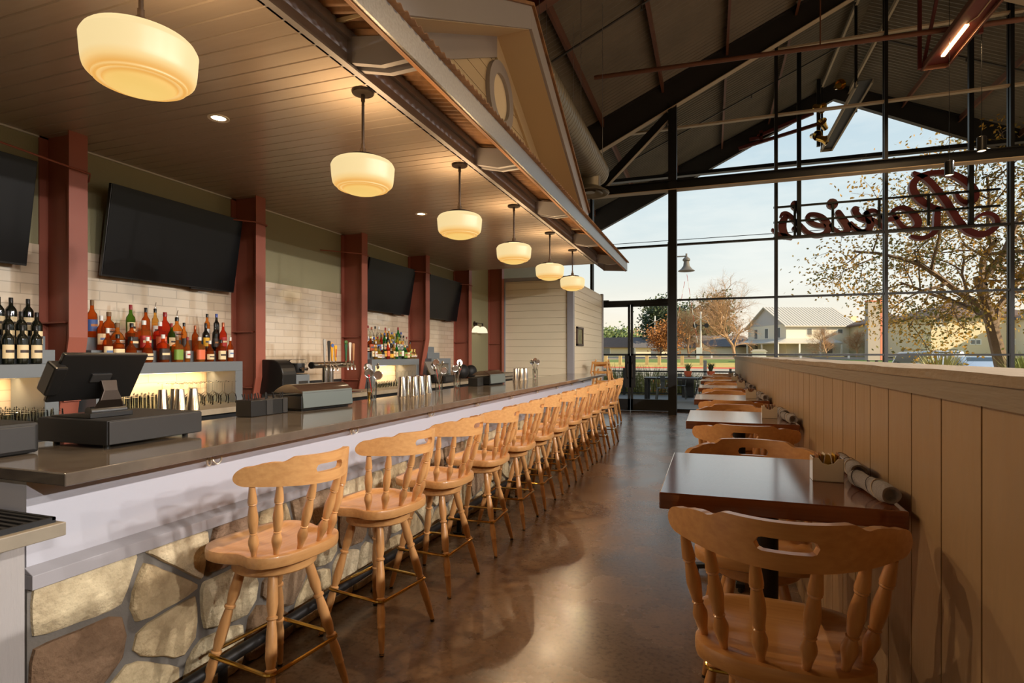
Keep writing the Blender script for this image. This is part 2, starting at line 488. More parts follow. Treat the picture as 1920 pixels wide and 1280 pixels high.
# ------------------------------------------------------------------ bar canopy: beam, rafter tails, fascia, corrugated eave
canopy = thing('bar_canopy', 'grey painted porch roof over the bar with corrugated eave', 'porch roof', (0, 0, 0))
mb = MB().box(-1.885, -1.862, -4, 9.70, 3.06, 3.24).box(-1.885, -1.835, -4, 9.70, 3.058, 3.070).box(-1.885, -1.835, -4, 9.70, 3.205, 3.222)
mb.build('beam', trim_gray, canopy)
mb = MB().box(-1.88, -1.845, -4, 9.70, 3.222, 3.262); mb.build('nailer', trim_gray, canopy)
mb = MB().box(-1.49, -1.45, -4, 10.52, 3.035, 3.178); mb.build('fascia', galv, canopy)
mb = MB().box(-1.492, -1.472, -4, 10.52, 3.028, 3.036); mb.build('fascia_edge', mat('lamplit_edge', S(200, 140, 90), 0.5), canopy)  # warm lamp glow on the fascia underside, painted as an orange strip
for y in (0.93, 2.66, 4.40, 6.135, 7.93, 9.66):
    for dy in (-0.045, 0.045) if y < 9 else (0.0,):
        p = [(-1.865, 3.085), (-1.65, 3.034), (-1.49, 3.04), (-1.49, 3.165), (-1.865, 3.225)]
        MB().prism(p, (0, y + dy - 0.018, 0), (1, 0, 0), (0, 0, 1), (0, 0.036, 0)).build('rafter_tail', trim_gray, canopy)
mb = MB().prism([(-1.885, 3.058), (-1.865, 3.058), (-1.46, 3.03), (-1.46, 3.17), (-1.885, 3.25)], (0, 10.48, 0), (1, 0, 0), (0, 0, 1), (0, 0.03, 0))
mb.add([(-1.885, 9.70, 3.06), (-1.872, 10.48, 3.058), (-1.885, 10.48, 3.24), (-1.885, 9.70, 3.24)], [(0, 1, 2, 3)])
mb.build('end_board', trim_gray, canopy)


def corr(x0, z0, x1, z1, y0, y1, pitch, amp, n=6, t=0.0):
    m = MB(); cnt = int((y1 - y0) / pitch * n)
    for i in range(cnt + 1):
        yy = y0 + (y1 - y0) * i / cnt; h = amp * sin(2 * pi * (yy - y0) / pitch)
        m.v += [(x0, yy, z0 + h), (x1, yy, z1 + h)]
        if i: k = 2 * i; m.f.append((k - 2, k - 1, k + 1, k))
    return m


def roof_e(x): return 3.188 + 0.17 * (-1.46 - x)


mb = corr(-2.9, roof_e(-2.9) + 0.016, -1.42, roof_e(-1.42) + 0.016, -4, 10.55, 0.068, 0.0095)
o = mb.build('corrugated_roof', rust_roof, canopy, smooth=True, recalc=False)
md = o.modifiers.new('thick', 'SOLIDIFY'); md.thickness = 0.004
# gable dormer on the canopy roof
gab = thing('gable_dormer', 'cream and grey gable dormer with round vent above the bar eave', 'dormer', (0, 0, 0))
YP, ZP = 5.10, 4.79
sl = 0.51
def rake(y, z0): return z0 - sl * abs(y - YP)
for sgn in (-1, 1):
    ye = YP + sgn * 2.62
    pts = [(YP, ZP), (ye, ZP - sl * 2.62), (ye, ZP - sl * 2.62 - 0.215), (YP, ZP - 0.215)]
    MB().prism([(p[0], p[1]) for p in pts], (-1.63, 0, 0), (0, 1, 0), (0, 0, 1), (0.035, 0, 0)).build('rake_board', trim_gray, gab, bevel=0.003)
    pts = [(YP, ZP - 0.20), (ye, ZP - sl * 2.62 - 0.20), (ye, ZP - sl * 2.62 - 0.22), (YP, ZP - 0.22)]
    MB().prism(pts, (-1.97, 0, 0), (0, 1, 0), (0, 0, 1), (0.345, 0, 0)).build('soffit', cream2, gab)
    yi = YP + sgn * 1.98
    pts = [(YP, ZP - 0.22), (yi, ZP - sl * 1.98 - 0.22), (yi, ZP - sl * 1.98 - 0.42), (YP, ZP - 0.42)]
    MB().prism(pts, (-1.975, 0, 0), (0, 1, 0), (0, 0, 1), (0.03, 0, 0)).build('inner_rake_board', trim_gray if sgn < 0 else cream2, gab)
    pts = [(YP, ZP + 0.03), (ye, ZP - sl * 2.62 + 0.03), (ye, ZP - sl * 2.62), (YP, ZP)]
    MB().prism(pts, (-4.5, 0, 0), (0, 1, 0), (0, 0, 1), (2.93, 0, 0)).build('dormer_roof', rust_roof, gab)
mb = MB(); z = 3.2
while z < 4.58:
    hw0 = (4.58 - z) / sl; hw1 = max(0.01, (4.58 - z - 0.14) / sl)
    mb.add([(-1.972, YP - hw0, z), (-1.972, YP + hw0, z), (-1.972, YP + hw1, z + 0.135), (-1.972, YP - hw1, z + 0.135), (-1.985, YP + hw1, z + 0.14), (-1.985, YP - hw1, z + 0.14)], [(0, 1, 2, 3), (3, 2, 4, 5)])
    z += 0.14
mb.build('siding', cream2, gab, recalc=False)
Rx = Matrix.Rotation(pi / 2, 3, 'Y')
mb = MB().lathe([(0.22, 0), (0.22, 0.045), (0.335, 0.045), (0.335, 0.0)], 40, (-1.975, 5.2, 4.02), Rx)
mb.build('vent_ring', trim_gray, gab, smooth=True)
mb = MB().lathe([(0, 0.012), (0.22, 0.012)], 40, (-1.975, 5.2, 4.02), Rx)
mb.build('vent_louver', cream, gab)

# ------------------------------------------------------------------ red steel columns along the back-bar wall
KN = (1.62, 1.28, 1.28, 1.75, 1.0, 1.0)
for i, (y, zk) in enumerate(zip((2.68, 4.39, 6.17, 7.89, 9.56, 11.3), KN)):
    top = ZC if i < 5 else 3.6
    mb = MB()
    xf = -4.2; xb = xf - 0.19 * zk
    xb = max(xb, -4.46)
    zl = max(0, zk - (xf - xb) / 0.19)
    prof = [(xf, top), (xf, zk), (xb, zl), (xb, 0)]
    for (xa, za), (xc, zb) in zip(prof, prof[1:]):
        if abs(za - zb) < 1e-6: continue
        mb.add([(xa, y, za), (xa, y + 0.125, za), (xc, y + 0.125, zb), (xc, y, zb), (xa - 0.012, y, za), (xa - 0.012, y + 0.125, za), (xc - 0.012, y + 0.125, zb), (xc - 0.012, y, zb)],
               [(0, 3, 2, 1), (4, 5, 6, 7), (0, 4, 7, 3), (1, 2, 6, 5)])
        mb.add([(xa - 0.012, y + 0.058, za), (xa - 0.012, y + 0.067, za), (xc - 0.012, y + 0.067, zb), (xc - 0.012, y + 0.058, zb), (XW, y + 0.058, za), (XW, y + 0.067, za), (XW, y + 0.067, zb), (XW, y + 0.058, zb)],
               [(0, 4, 7, 3), (1, 2, 6, 5)])
    mb.box(XW, XW + 0.012, y, y + 0.125, 0, top)
    for zz in (1.17, 1.72):
        mb.box(XW + 0.01, -4.26, y + 0.005, y + 0.12, zz, zz + 0.01)
    ocol = mb.build('steel_column', red_steel, recalc=False)
    tag(ocol, ['red steel wall column beside the wine bottles', 'red steel wall column between whiskey shelf and beer taps', 'red steel wall column just behind the beer tap tower',
               'red steel wall column between the two far screens', 'red steel wall column beside the twin wall sconce', 'red steel wall column touching the cream siding wall'][i], 'column', 'red steel columns')
    if i < 5:
        zc = (2.80, 2.79, 2.78, 2.78, 2.78)[i]
        pts = [(-4.235, y - 0.62, zc + 0.06), (-4.185, y - 0.05, zc), (-4.185, y + 0.13, zc - 0.01), (-4.30, y + 0.2, zc - 0.03), (-4.51, y + 0.22, zc - 0.10)] if i == 0 else \
              [(-4.51, y - 0.42, zc), (-4.185, y - 0.03, zc), (-4.185, y + 0.13, zc), (-4.22, y + 0.16, zc), (-4.51, y + 0.17, zc - 0.02)]
        c = MB().tube(pts, 0.007, 6).build('conduit', red_steel, ocol, smooth=True)

# ------------------------------------------------------------------ great roof: deck, purlins, rigid frames
for nm, xs, lab in (('ceiling_slope_left', (-6.2, RX), 'dark corrugated roof deck slope above the bar'), ('ceiling_slope_right', (13.9, RX), 'dark corrugated roof deck slope beyond the ridge')):
    mb = corr(xs[0], roof_z(xs[0]), xs[1], roof_z(xs[1]), ROOF_Y0, ROOF_Y1, 0.15, 0.036, 6)
    mb.add([(xs[0], ROOF_Y0, roof_z(xs[0]) + 0.05), (xs[1], ROOF_Y0, RZ + 0.05), (xs[1], ROOF_Y1, RZ + 0.05), (xs[0], ROOF_Y1, roof_z(xs[0]) + 0.05)], [(0, 1, 2, 3)])
    struct(mb.build(nm, deck_m, recalc=False), lab, 'roof deck')
k = 0
for sgn in (-1, 1):
    for j in range(7):
        x = RX + sgn * (0.45 + 1.5 * j)
        if x < -5.9 or x > 13.5: continue
        zz = roof_z(x) - 0.04
        mb = MB().box(x - 0.006, x + 0.006, ROOF_Y0, ROOF_Y1, zz - 0.2, zz).box(x - 0.05, x + 0.006, ROOF_Y0, ROOF_Y1, zz - 0.208, zz - 0.2)
        k += 1
        o = mb.build('roof_purlin', brown_steel if j else tan_steel)
        tag(o, '%s steel purlin below the ridge on the %s roof slope' % (ORD[j], 'bar side' if sgn < 0 else 'window side'), 'purlin', 'roof purlins')
for i, (yf, dm, lab) in enumerate(((8.4, dark_red, 'nearest deep red rigid roof frame above the bar dormer'), (14.6, dark_steel, 'dark rigid roof frame just inside the glass front'), (21.2, dark_steel, 'outer dark roof frame at the edge of the patio canopy'))):
    fr = thing('roof_frame', lab, 'roof frame', (0, 0, 0), group='rigid roof frames')
    for sgn in (-1, 1):
        xe = RX + sgn * 9.9; de = 0.92; dr = 0.52
        zt0, zt1 = RZ - 0.05, roof_z(xe) - 0.05
        a = [(RX, zt0), (xe, zt1), (xe, zt1 - de), (RX, zt0 - dr)]
        MB().prism(a, (0, yf - 0.006, 0), (1, 0, 0), (0, 0, 1), (0, 0.012, 0)).build('rafter_web', dm, fr)
        MB().bar((RX, yf, zt0 - dr), (xe, yf, zt1 - de), 0.2, 0.016, (0, 0, 1)).build('bottom_flange', tan_steel if i == 1 else dm if i == 2 else brown_steel, fr)  # middle frame's flange coloured tan, standing for light on the dark steel
        MB().bar((RX, yf, zt0), (xe, yf, zt1), 0.2, 0.016, (0, 0, 1)).build('top_flange', dm, fr)
        MB().box(xe - 0.15, xe + 0.15, yf - 0.1, yf + 0.1, 0, zt1).build('frame_leg', dm, fr)

# interior post, glass-line beam and brace
post = MB().box(-1.0, -0.985, 14.52, 14.82, 0, 7.75).box(-0.815, -0.80, 14.52, 14.82, 0, 7.75).box(-0.985, -0.815, 14.66, 14.68, 0, 7.75).box(-0.985, -0.815, 14.52, 14.535, 0, 7.6)
tag(post.build('steel_post', black_steel), 'tall black steel post beside the glass entrance doors', 'post')
bm_ = thing('glass_line_beam', 'long horizontal steel beam crossing in front of the glass front', 'beam')
MB().box(-2.95, 13.6, 14.59, 14.61, 5.59, 5.8).build('web', black_steel, bm_)
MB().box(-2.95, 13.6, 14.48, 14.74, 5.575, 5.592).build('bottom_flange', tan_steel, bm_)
MB().box(-2.95, 13.6, 14.48, 14.74, 5.795, 5.81).build('top_flange', black_steel, bm_)
br = thing('diagonal_brace', 'diagonal steel brace rising to the black post', 'brace')
MB().bar((-2.8, 14.62, 5.75), (-0.98, 14.62, 7.5), 0.02, 0.2, (0, 0, 1)).build('web', black_steel, br)
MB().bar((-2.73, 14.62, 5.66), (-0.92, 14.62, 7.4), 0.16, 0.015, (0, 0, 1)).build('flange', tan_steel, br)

# ------------------------------------------------------------------ glass front
XM = [-4.52, -3.08, -0.89, 1.525, 3.858, 6.235, 8.6, 11.0, 13.7]
ZR = [0.0, 1.495, 2.925, 4.37, 5.80, 7.42, 9.03, 10.6]
mull = black_steel
tn = 10
for i, x in enumerate(XM):
    z1 = roof_z(x) - 0.05
    mb = MB().box(x - 0.035, x + 0.035, YG - 0.09, YG - 0.02, 0, z1).box(x - 0.02, x + 0.02, YG - 0.02, YG + 0.03, 0, z1).box(x - 0.035, x + 0.035, YG + 0.03, YG + 0.10, 0, z1)
    struct(mb.build('trim_%d' % tn, mull), 'vertical black mullion of the glass front', 'mullion'); tn += 1
for j, z in enumerate(ZR[:-1]):
    xa = max(XM[0], RX - (RZ - z - 0.3) / RM); xb = min(13.7, RX + (RZ - z - 0.3) / RM)
    if j == 0: segs = [(-4.5, -3.08), (-0.89, xb)]
    elif j == 1: segs = [(-4.5, -3.08), (-0.89, xb)]
    else: segs = [(xa, xb)]
    mb = MB()
    for a, c in segs:
        mb.box(a, c, YG - 0.075, YG + 0.05, z - 0.022 + (0.06 if j == 0 else 0), z + 0.022 + (0.06 if j == 0 else 0))
    struct(mb.build('trim_%d' % tn, tan_steel if j >= 5 else mull), 'horizontal transom of the glass front', 'transom'); tn += 1  # upper transoms coloured tan to stand for light falling on them
struct(MB().box(-0.85, 13.7, YG - 0.08, YG + 0.08, 0, 0.07).build('trim_%d' % tn, mull), 'black sill under the glass front', 'trim'); tn += 1
wn = 1
for i in range(len(XM) - 1):
    x0, x1 = XM[i] + 0.03, XM[i + 1] - 0.03
    for j in range(len(ZR) - 1):
        z0, z1 = ZR[j] + 0.01, ZR[j + 1] - 0.01
        if XM[i] == -3.08 and j < 2: continue
        xs = [x0, x1] if not (x0 < RX < x1) else [x0, RX, x1]
        tops = [max(z0, min(z1, roof_z(x) - 0.1)) for x in xs]
        if max(tops) <= z0 + 0.02: continue
        poly = [(x0, z0), (x1, z0)] + [(x, t) for x, t in reversed(list(zip(xs, tops)))]
        poly = [p for q, p in enumerate(poly) if q == 0 or (abs(p[0] - poly[q - 1][0]) + abs(p[1] - poly[q - 1][1]) > 1e-4)]
        o = MB().add([(px, YG, pz) for px, pz in poly], [tuple(range(len(poly)))]).build('window_%d' % wn, pane_m, recalc=False)
        struct(o, 'clear pane of the glass front', 'window'); wn += 1
for y0, y1 in ((-4.5, 0), (0.6, 5), (5.6, 10), (10.6, 15.3)):
    o = MB().add([(13.78, y0, 0.4), (13.78, y1, 0.4), (13.78, y1, 5.0), (13.78, y0, 5.0)], [(0, 1, 2, 3)]).build('window_%d' % wn, pane_m, recalc=False)
    struct(o, 'clear pane of the side wall', 'window'); wn += 1

# entrance doors
dr = bpy.data.objects.new('door_1', None); COL.objects.link(dr); struct(dr, 'pair of black framed glass entrance doors', 'door')
MB().box(-3.06, -0.92, YG - 0.07, YG + 0.05, 2.84, 2.945).build('header', black_steel, dr)
MB().box(-2.95, -2.60, YG - 0.14, YG - 0.06, 2.915, 2.965).build('door_closer', black, dr)
MB().box(-1.35, -0.95, YG - 0.14, YG - 0.06, 2.915, 2.965).build('door_closer', black, dr)
for k, (a, c) in enumerate(((-3.04, -2.045), (-2.03, -0.94))):
    mb = MB().box(a, a + 0.06, YG - 0.03, YG + 0.03, 0.01, 2.84).box(c - 0.06, c, YG - 0.03, YG + 0.03, 0.01, 2.84).box(a, c, YG - 0.03, YG + 0.03, 0.01, 0.31).box(a, c, YG - 0.03, YG + 0.03, 2.78, 2.84).box(a, c, YG - 0.03, YG + 0.03, 1.47, 1.52)
    lf = mb.build('door_leaf', black_steel, dr)
    MB().add([(a + 0.06, YG, 0.31), (c - 0.06, YG, 0.31), (c - 0.06, YG, 2.78), (a + 0.06, YG, 2.78)], [(0, 1, 2, 3)]).build('pane', pane_m, lf, recalc=False)
    hx = c - 0.05 if k == 0 else a + 0.05
    MB().box(hx - 0.085, hx + 0.085, YG - 0.06, YG - 0.035, 0.62, 1.47).build('push_plate', black_steel, lf)
    MB().tube([(hx, YG - 0.06, 0.85), (hx, YG - 0.11, 0.9), (hx, YG - 0.11, 1.25), (hx, YG - 0.06, 1.3)], 0.012, 8).build('pull_handle', bronze, lf, smooth=True)
# ------------------------------------------------------------------ bar counter
bar = thing('bar_counter', 'long bar with dark concrete top, grey panel front and stone veneer base', 'bar')
XS = -2.142
MB().box(-2.72, -1.92, 1.214, 3.706, 1.083, 1.125).build('countertop', concrete_top, bar, bevel=0.004)
MB().box(-2.72, -1.92, 3.710, 7.4, 1.083, 1.125).build('countertop', concrete_top, bar, bevel=0.004)
MB().box(-2.72, -1.92, 7.404, 11.007, 1.083, 1.125).build('countertop', concrete_top, bar, bevel=0.004)
MB().box(-2.66, XS, 1.235, 10.66, 0.0, 1.083).build('body', panel_gray, bar)
mb = MB().box(XS, -2.10, 1.228, 10.66, 0.724, 0.772).prism([(XS, 0.772), (-2.10, 0.772), (XS, 0.795)], (0, 1.228, 0), (1, 0, 0), (0, 0, 1), (0, 9.432, 0))
mb.build('trim_ledge', trim_gray, bar, bevel=0.002)


def clip(poly, a, b, c_):
    out = []
    for i in range(len(poly)):
        p, q = poly[i], poly[(i + 1) % len(poly)]
        dp = a * p[0] + b * p[1] - c_; dq = a * q[0] + b * q[1] - c_
        if dp <= 0: out.append(p)
        if dp * dq < 0:
            t = dp / (dp - dq); out.append((p[0] + (q[0] - p[0]) * t, p[1] + (q[1] - p[1]) * t))
    return out


def stones(y0, y1, z0, z1, seed):
    rnd = random.Random(seed); pts = []
    # hand-set stones for the near end, jittered grid beyond
    near = [(1.43, 0.63), (1.83, 0.66), (2.05, 0.62), (1.42, 0.43), (1.72, 0.52), (1.74, 0.37), (2.05, 0.38), (2.36, 0.55), (2.44, 0.30), (1.62, 0.16), (2.0, 0.10), (1.3, 0.1), (2.3, 0.08), (2.62, 0.63), (2.72, 0.42), (2.66, 0.13)]
    pts += near
    y = 2.95
    while y < y1 + 0.2:
        for zz in (0.1, 0.36, 0.6):
            pts.append((y + rnd.uniform(-0.13, 0.13), zz + rnd.uniform(-0.09, 0.09)))
        y += 0.31
    m = MB(); cols = []
    pal = [S(214, 194, 154), S(204, 182, 142), S(150, 122, 92), S(216, 200, 164), S(190, 168, 130), S(222, 204, 168), S(160, 134, 106)]
    forced = {3: S(138, 110, 84), 5: pal[1], 6: pal[3], 2: S(150, 122, 98), 9: pal[0], 0: pal[3]}
    for i, p in enumerate(pts):
        cell = [(y0, z0), (y1, z0), (y1, z1), (y0, z1)]
        for j, q in enumerate(pts):
            if j == i: continue
            dx, dz = q[0] - p[0], q[1] - p[1]; d = sqrt(dx * dx + dz * dz)
            if d > 1.5: continue
            cell = clip(cell, dx / d, dz / d, dx / d * (p[0] + q[0]) / 2 + dz / d * (p[1] + q[1]) / 2 - 0.011)
            if not cell: break
        if len(cell) < 3: continue
        cx = sum(c[0] for c in cell) / len(cell); cz = sum(c[1] for c in cell) / len(cell)
        # subdivide and jitter the outline
        ol = []
        for a, b_ in zip(cell, cell[1:] + cell[:1]):
            L = sqrt((a[0] - b_[0]) ** 2 + (a[1] - b_[1]) ** 2); n = max(1, int(L / 0.05))
            for k in range(n):
                t = k / n
                ol.append((a[0] + (b_[0] - a[0]) * t + rnd.uniform(-0.006, 0.006), a[1] + (b_[1] - a[1]) * t + rnd.uniform(-0.006, 0.006)))
        # round corners
        for _ in range(1):
            ol = [((ol[k - 1][0] + 4 * ol[k][0] + ol[(k + 1) % len(ol)][0]) / 6, (ol[k - 1][1] + 4 * ol[k][1] + ol[(k + 1) % len(ol)][1]) / 6) for k in range(len(ol))]
        n = len(ol); o = len(m.v); th = 0.026 + rnd.uniform(-0.004, 0.01)
        for s_, h in ((1.0, 0.0), (0.985, th * 0.75), (0.93, th), (0.6, th + rnd.uniform(0, 0.006))):
            m.v += [(XS + h + (rnd.uniform(-0.003, 0.003) if s_ < 0.98 else 0), cx + (a - cx) * s_, cz + (b_ - cz) * s_) for a, b_ in ol]
        m.v.append((XS + th + 0.004, cx, cz))
        f0 = len(m.f)
        for r in range(3):
            for k in range(n):
                m.f.append((o + r * n + k, o + r * n + (k + 1) % n, o + (r + 1) * n + (k + 1) % n, o + (r + 1) * n + k))
        for k in range(n): m.f.append((o + 3 * n + k, o + 3 * n + (k + 1) % n, o + 4 * n))
        c_ = forced.get(i) or pal[rnd.randrange(len(pal))]
        cols += [c_] * (len(m.f) - f0)
    return m, cols


stone_m = bpy.data.materials.new('stone_veneer'); stone_m.use_nodes = True
_n = stone_m.node_tree.nodes; _l = stone_m.node_tree.links; _b = _n['Principled BSDF']
_a = _n.new('ShaderNodeAttribute'); _a.attribute_name = 'tint'
_tc = _n.new('ShaderNodeTexCoord'); _tx = _n.new('ShaderNodeTexNoise'); _tx.inputs['Scale'].default_value = 9; _tx.inputs['Detail'].default_value = 8; _tx.inputs['Roughness'].default_value = 0.65
_l.new(_tc.outputs['Object'], _tx.inputs['Vector'])
_r = _n.new('ShaderNodeValToRGB'); _r.color_ramp.elements[0].position = 0.3; _r.color_ramp.elements[0].color = (0.50, 0.44, 0.38, 1); _r.color_ramp.elements[1].position = 0.62; _r.color_ramp.elements[1].color = (1.05, 1.03, 1.0, 1)
_l.new(_tx.outputs['Fac'], _r.inputs['Fac'])
_mx = _n.new('ShaderNodeMix'); _mx.data_type = 'RGBA'; _mx.blend_type = 'MULTIPLY'; _mx.inputs['Factor'].default_value = 0.8
_l.new(_a.outputs['Color'], _mx.inputs['A']); _l.new(_r.outputs['Color'], _mx.inputs['B']); _l.new(_mx.outputs['Result'], _b.inputs['Base Color'])
_b.inputs['Roughness'].default_value = 0.85
_tx2 = _n.new('ShaderNodeTexNoise'); _tx2.inputs['Scale'].default_value = 55; _tx2.inputs['Detail'].default_value = 6
_l.new(_tc.outputs['Object'], _tx2.inputs['Vector'])
_bp = _n.new('ShaderNodeBump'); _bp.inputs['Strength'].default_value = 0.9; _bp.inputs['Distance'].default_value = 0.012
_l.new(_tx2.outputs['Fac'], _bp.inputs['Height']); _l.new(_bp.outputs[0], _b.inputs['Normal'])
mb, cols = stones(1.236, 10.66, 0.0, 0.722, 5)
o = mb.build('stone_veneer', stone_m, bar, smooth=True, recalc=False)
at = o.data.color_attributes.new('tint', 'FLOAT_COLOR', 'CORNER')
ci = 0
for p in o.data.polygons:
    for li in p.loop_indices: at.data[li].color = (*cols[p.index], 1)
MB().box(XS - 0.01, XS + 0.008, 1.232, 10.66, 0, 0.724).build('grout_bed', grout_m, bar)
# foot rail
rail = MB().tube([(-2.0, 1.3, 0.165), (-2.0, 10.6, 0.165)], 0.027, 14)
rail.build('foot_rail', black_steel, bar, smooth=True)
y = 1.9
while y < 10.6:
    MB().cyl((-2.0, y, 0.0), (-2.0, y, 0.15), 0.02, n=12).cyl((-2.0, y, 0.0), (-2.0, y, 0.012), 0.05, n=16).build('rail_bracket', black_steel, bar, smooth=True)
    y += 1.22
# purse hooks under the counter edge
hk = None
hook_m = mat('ivory_hook', S(226, 214, 190), 0.25, 0.4)
for i, y in enumerate((1.958, 3.02, 4.055, 5.03, 6.008, 7.01, 8.015, 8.966, 9.826)):
    if hk is None:
        mb = MB()
        for s_ in (-1, 1):
            pts = [(0.0, s_ * 0.004, 0.03), (0.012, s_ * 0.006, 0.0), (0.02, s_ * 0.02, -0.018), (0.024, s_ * 0.036, -0.008), (0.026, s_ * 0.04, 0.012)]
            mb.tube(spline(pts, 5), 0.0042, 8)
        mb.box(-0.004, 0.003, -0.012, 0.012, -0.005, 0.045)
        hk = mb.build('purse_hook', hook_m, smooth=True); o = hk
    else:
        o = hk.copy(); COL.objects.link(o)
    o.location = (XS + 0.006, y, 1.022)
    tag(o, '%s ivory double purse hook under the bar edge from the cash drawer end' % ORD[i], 'hook', 'purse hooks under the bar')

# low service counter at the near end with rubber mat
lc = thing('service_counter', 'lower counter with pale concrete top and grey board base beside the bar', 'counter')
MB().box(-2.72, -1.9, -0.6, 1.205, 0.936, 0.978).build('countertop', conc_edge, lc, bevel=0.003)
MB().box(-2.7, XS + 0.043, -0.6, 1.205, 0, 0.936).build('base', mat('grey_board', S(166, 160, 156), 0.5, bump=0.35, bscale=22, stretch=(1, 4, 0.6)), lc)
mat_m = bpy.data.materials.new('ribbed_rubber')
mm = MB().box(-2.6, -1.925, -0.4, 1.19, 0.978, 0.986)
for i in range(60):
    y = -0.395 + i * 0.0265
    mm.box(-2.585, -1.94, y, y + 0.012, 0.986, 0.992)
for a in ((-2.6, -2.59, -0.4, 1.19), (-1.935, -1.925, -0.4, 1.19), (-2.6, -1.925, 1.18, 1.19)):
    mm.box(a[0], a[1], a[2], a[3], 0.986, 0.995)
tag(mm.build('bar_mat', black_matte), 'black ribbed rubber bar mat on the lower counter', 'mat')

# ------------------------------------------------------------------ stools
SEAT = [(0, .225), (.10, .222), (.175, .20), (.225, .145), (.238, .08), (.228, .02), (.213, -.03), (.216, -.075), (.222, -.11), (.205, -.165), (.14, -.212), (.07, -.228), (0, -.232)]
half = spline(SEAT, 4)
outline = [(p.x, p.y) for p in half] + [(-p.x, p.y) for p in reversed(half[1:-1])]


def seat_mesh():
    m = MB(); n = len(outline)
    rings = [(0.965, 0.653, 0), (0.99, 0.657, 0), (1.0, 0.666, 0), (1.0, 0.690, 0), (0.988, 0.698, 0), (0.96, 0.70, 0), (0.80, 0.699, 0.008), (0.74, 0.692, 0.012), (0.45, 0.687, 0.015), (0.2, 0.686, 0.015)]
    for s_, z, dy in rings: m.v += [(x * s_, y * s_ + dy, z) for x, y in outline]
    for r in range(len(rings) - 1):
        for k in range(n): m.f.append((r * n + k, r * n + (k + 1) % n, (r + 1) * n + (k + 1) % n, (r + 1) * n + k))
    m.f.append(tuple(range(n - 1, -1, -1))); m.f.append(tuple((len(rings) - 1) * n + k for k in range(n)))
    return m


def turned(m, p0, p1, prof, n=10):
    p0, p1 = Vector(p0), Vector(p1)
    return m.tube([p0.lerp(p1, t) for t, r in prof], [r for t, r in prof], n)


LEGP = [(0, .0165), (.10, .021), (.22, .0235), (.285, .0165), (.292, .0228), (.305, .0228), (.312, .0165), (.40, .022), (.52, .0235), (.585, .0165), (.592, .0228), (.605, .0228), (.612, .0165), (.70, .022), (.76, .0205), (.785, .0185), (.792, .0205), (.805, .0205), (.812, .018), (.90, .017), (.985, .0115), (1, .0115)]
SPP = [(0, .0115), (.14, .0165), (.215, .0185), (.225, .0155), (.24, .0175), (.255, .0135), (.40, .0195), (.47, .0205), (.62, .0155), (.645, .0125), (.655, .0165), (.67, .0125), (.76, .0205), (.80, .0205), (.92, .0125), (1, .010)]


def arc_y(x): return -0.312 + 0.20 * (abs(x) / 0.285) ** 2.0


def back_rail():
    m = MB(); n = 56; W = 0.287
    xs = [-W + 2 * W * i / n for i in range(n + 1)]
    sw = 0.068
    xs = sorted(set([round(x, 4) for x in xs if abs(x) < .254] + [-sw, sw] + [round(s_ * (.255 + .032 * sin(pi / 2 * k / 8)), 4) for k in range(9) for s_ in (-1, 1)]))
    def top(x):
        a = abs(x)
        if a < 0.135: return 1.088
        if a < 0.175: return 1.088 - 0.019 * (1 - cos(pi * (a - 0.135) / 0.04)) / 2
        if a < 0.215: return 1.069 + 0.003 * sin(pi * (a - 0.175) / 0.04)
        if a < 0.255: return 1.069 - 0.011 * (1 - cos(pi * (a - 0.215) / 0.04)) / 2
        t = (a - 0.255) / 0.032
        return 1.018 + 0.040 * sqrt(max(0, 1 - t * t))
    def bot(x):
        a = abs(x); b = 0.972 + 0.012 * (a / 0.255) ** 2
        if a < 0.255: return b
        t = (a - 0.255) / 0.032
        return 1.018 - 0.034 * sqrt(max(0, 1 - t * t))
    def slot(x):
        a = abs(x)
        if a >= sw: return 0
        if a < sw - 0.017: return 0.017
        t = (a - (sw - 0.017)) / 0.017
        return 0.017 * sqrt(max(0, 1 - t * t))
    zc = 1.032
    idx = []
    for x in xs:
        y = arc_y(x); dy = 2 * 0.20 * x / 0.285 ** 2
        nx, ny = -dy, 1.0; L = sqrt(nx * nx + ny * ny); nx /= L; ny /= L
        t = 0.0115
        tl = lambda z: -0.10 * (z - 1.03)
        row = []
        for s_ in (-1, 1):
            for z in (bot(x), zc - slot(x), zc + slot(x), top(x)):
                row.append(len(m.v)); m.v.append((x + nx * t * s_, y + ny * t * s_ + tl(z), z))
        idx.append(row)
    for i in range(len(xs) - 1):
        a, b = idx[i], idx[i + 1]
        inside = abs((xs[i] + xs[i + 1]) / 2) < sw
        for o in (0, 4):
            if inside:
                m.f.append((a[o], b[o], b[o + 1], a[o + 1])); m.f.append((a[o + 2], b[o + 2], b[o + 3], a[o + 3]))
            else:
                m.f.append((a[o], b[o], b[o + 3], a[o + 3]))
        m.f.append((a[0], a[4], b[4], b[0])); m.f.append((a[3], b[3], b[7], a[7]))
        if inside:
            m.f.append((a[1], b[1], b[5], a[5])); m.f.append((a[2], a[6], b[6], b[2]))
    m.f.append((idx[0][0], idx[0][3], idx[0][7], idx[0][4])); m.f.append((idx[-1][0], idx[-1][4], idx[-1][7], idx[-1][3]))
    return m


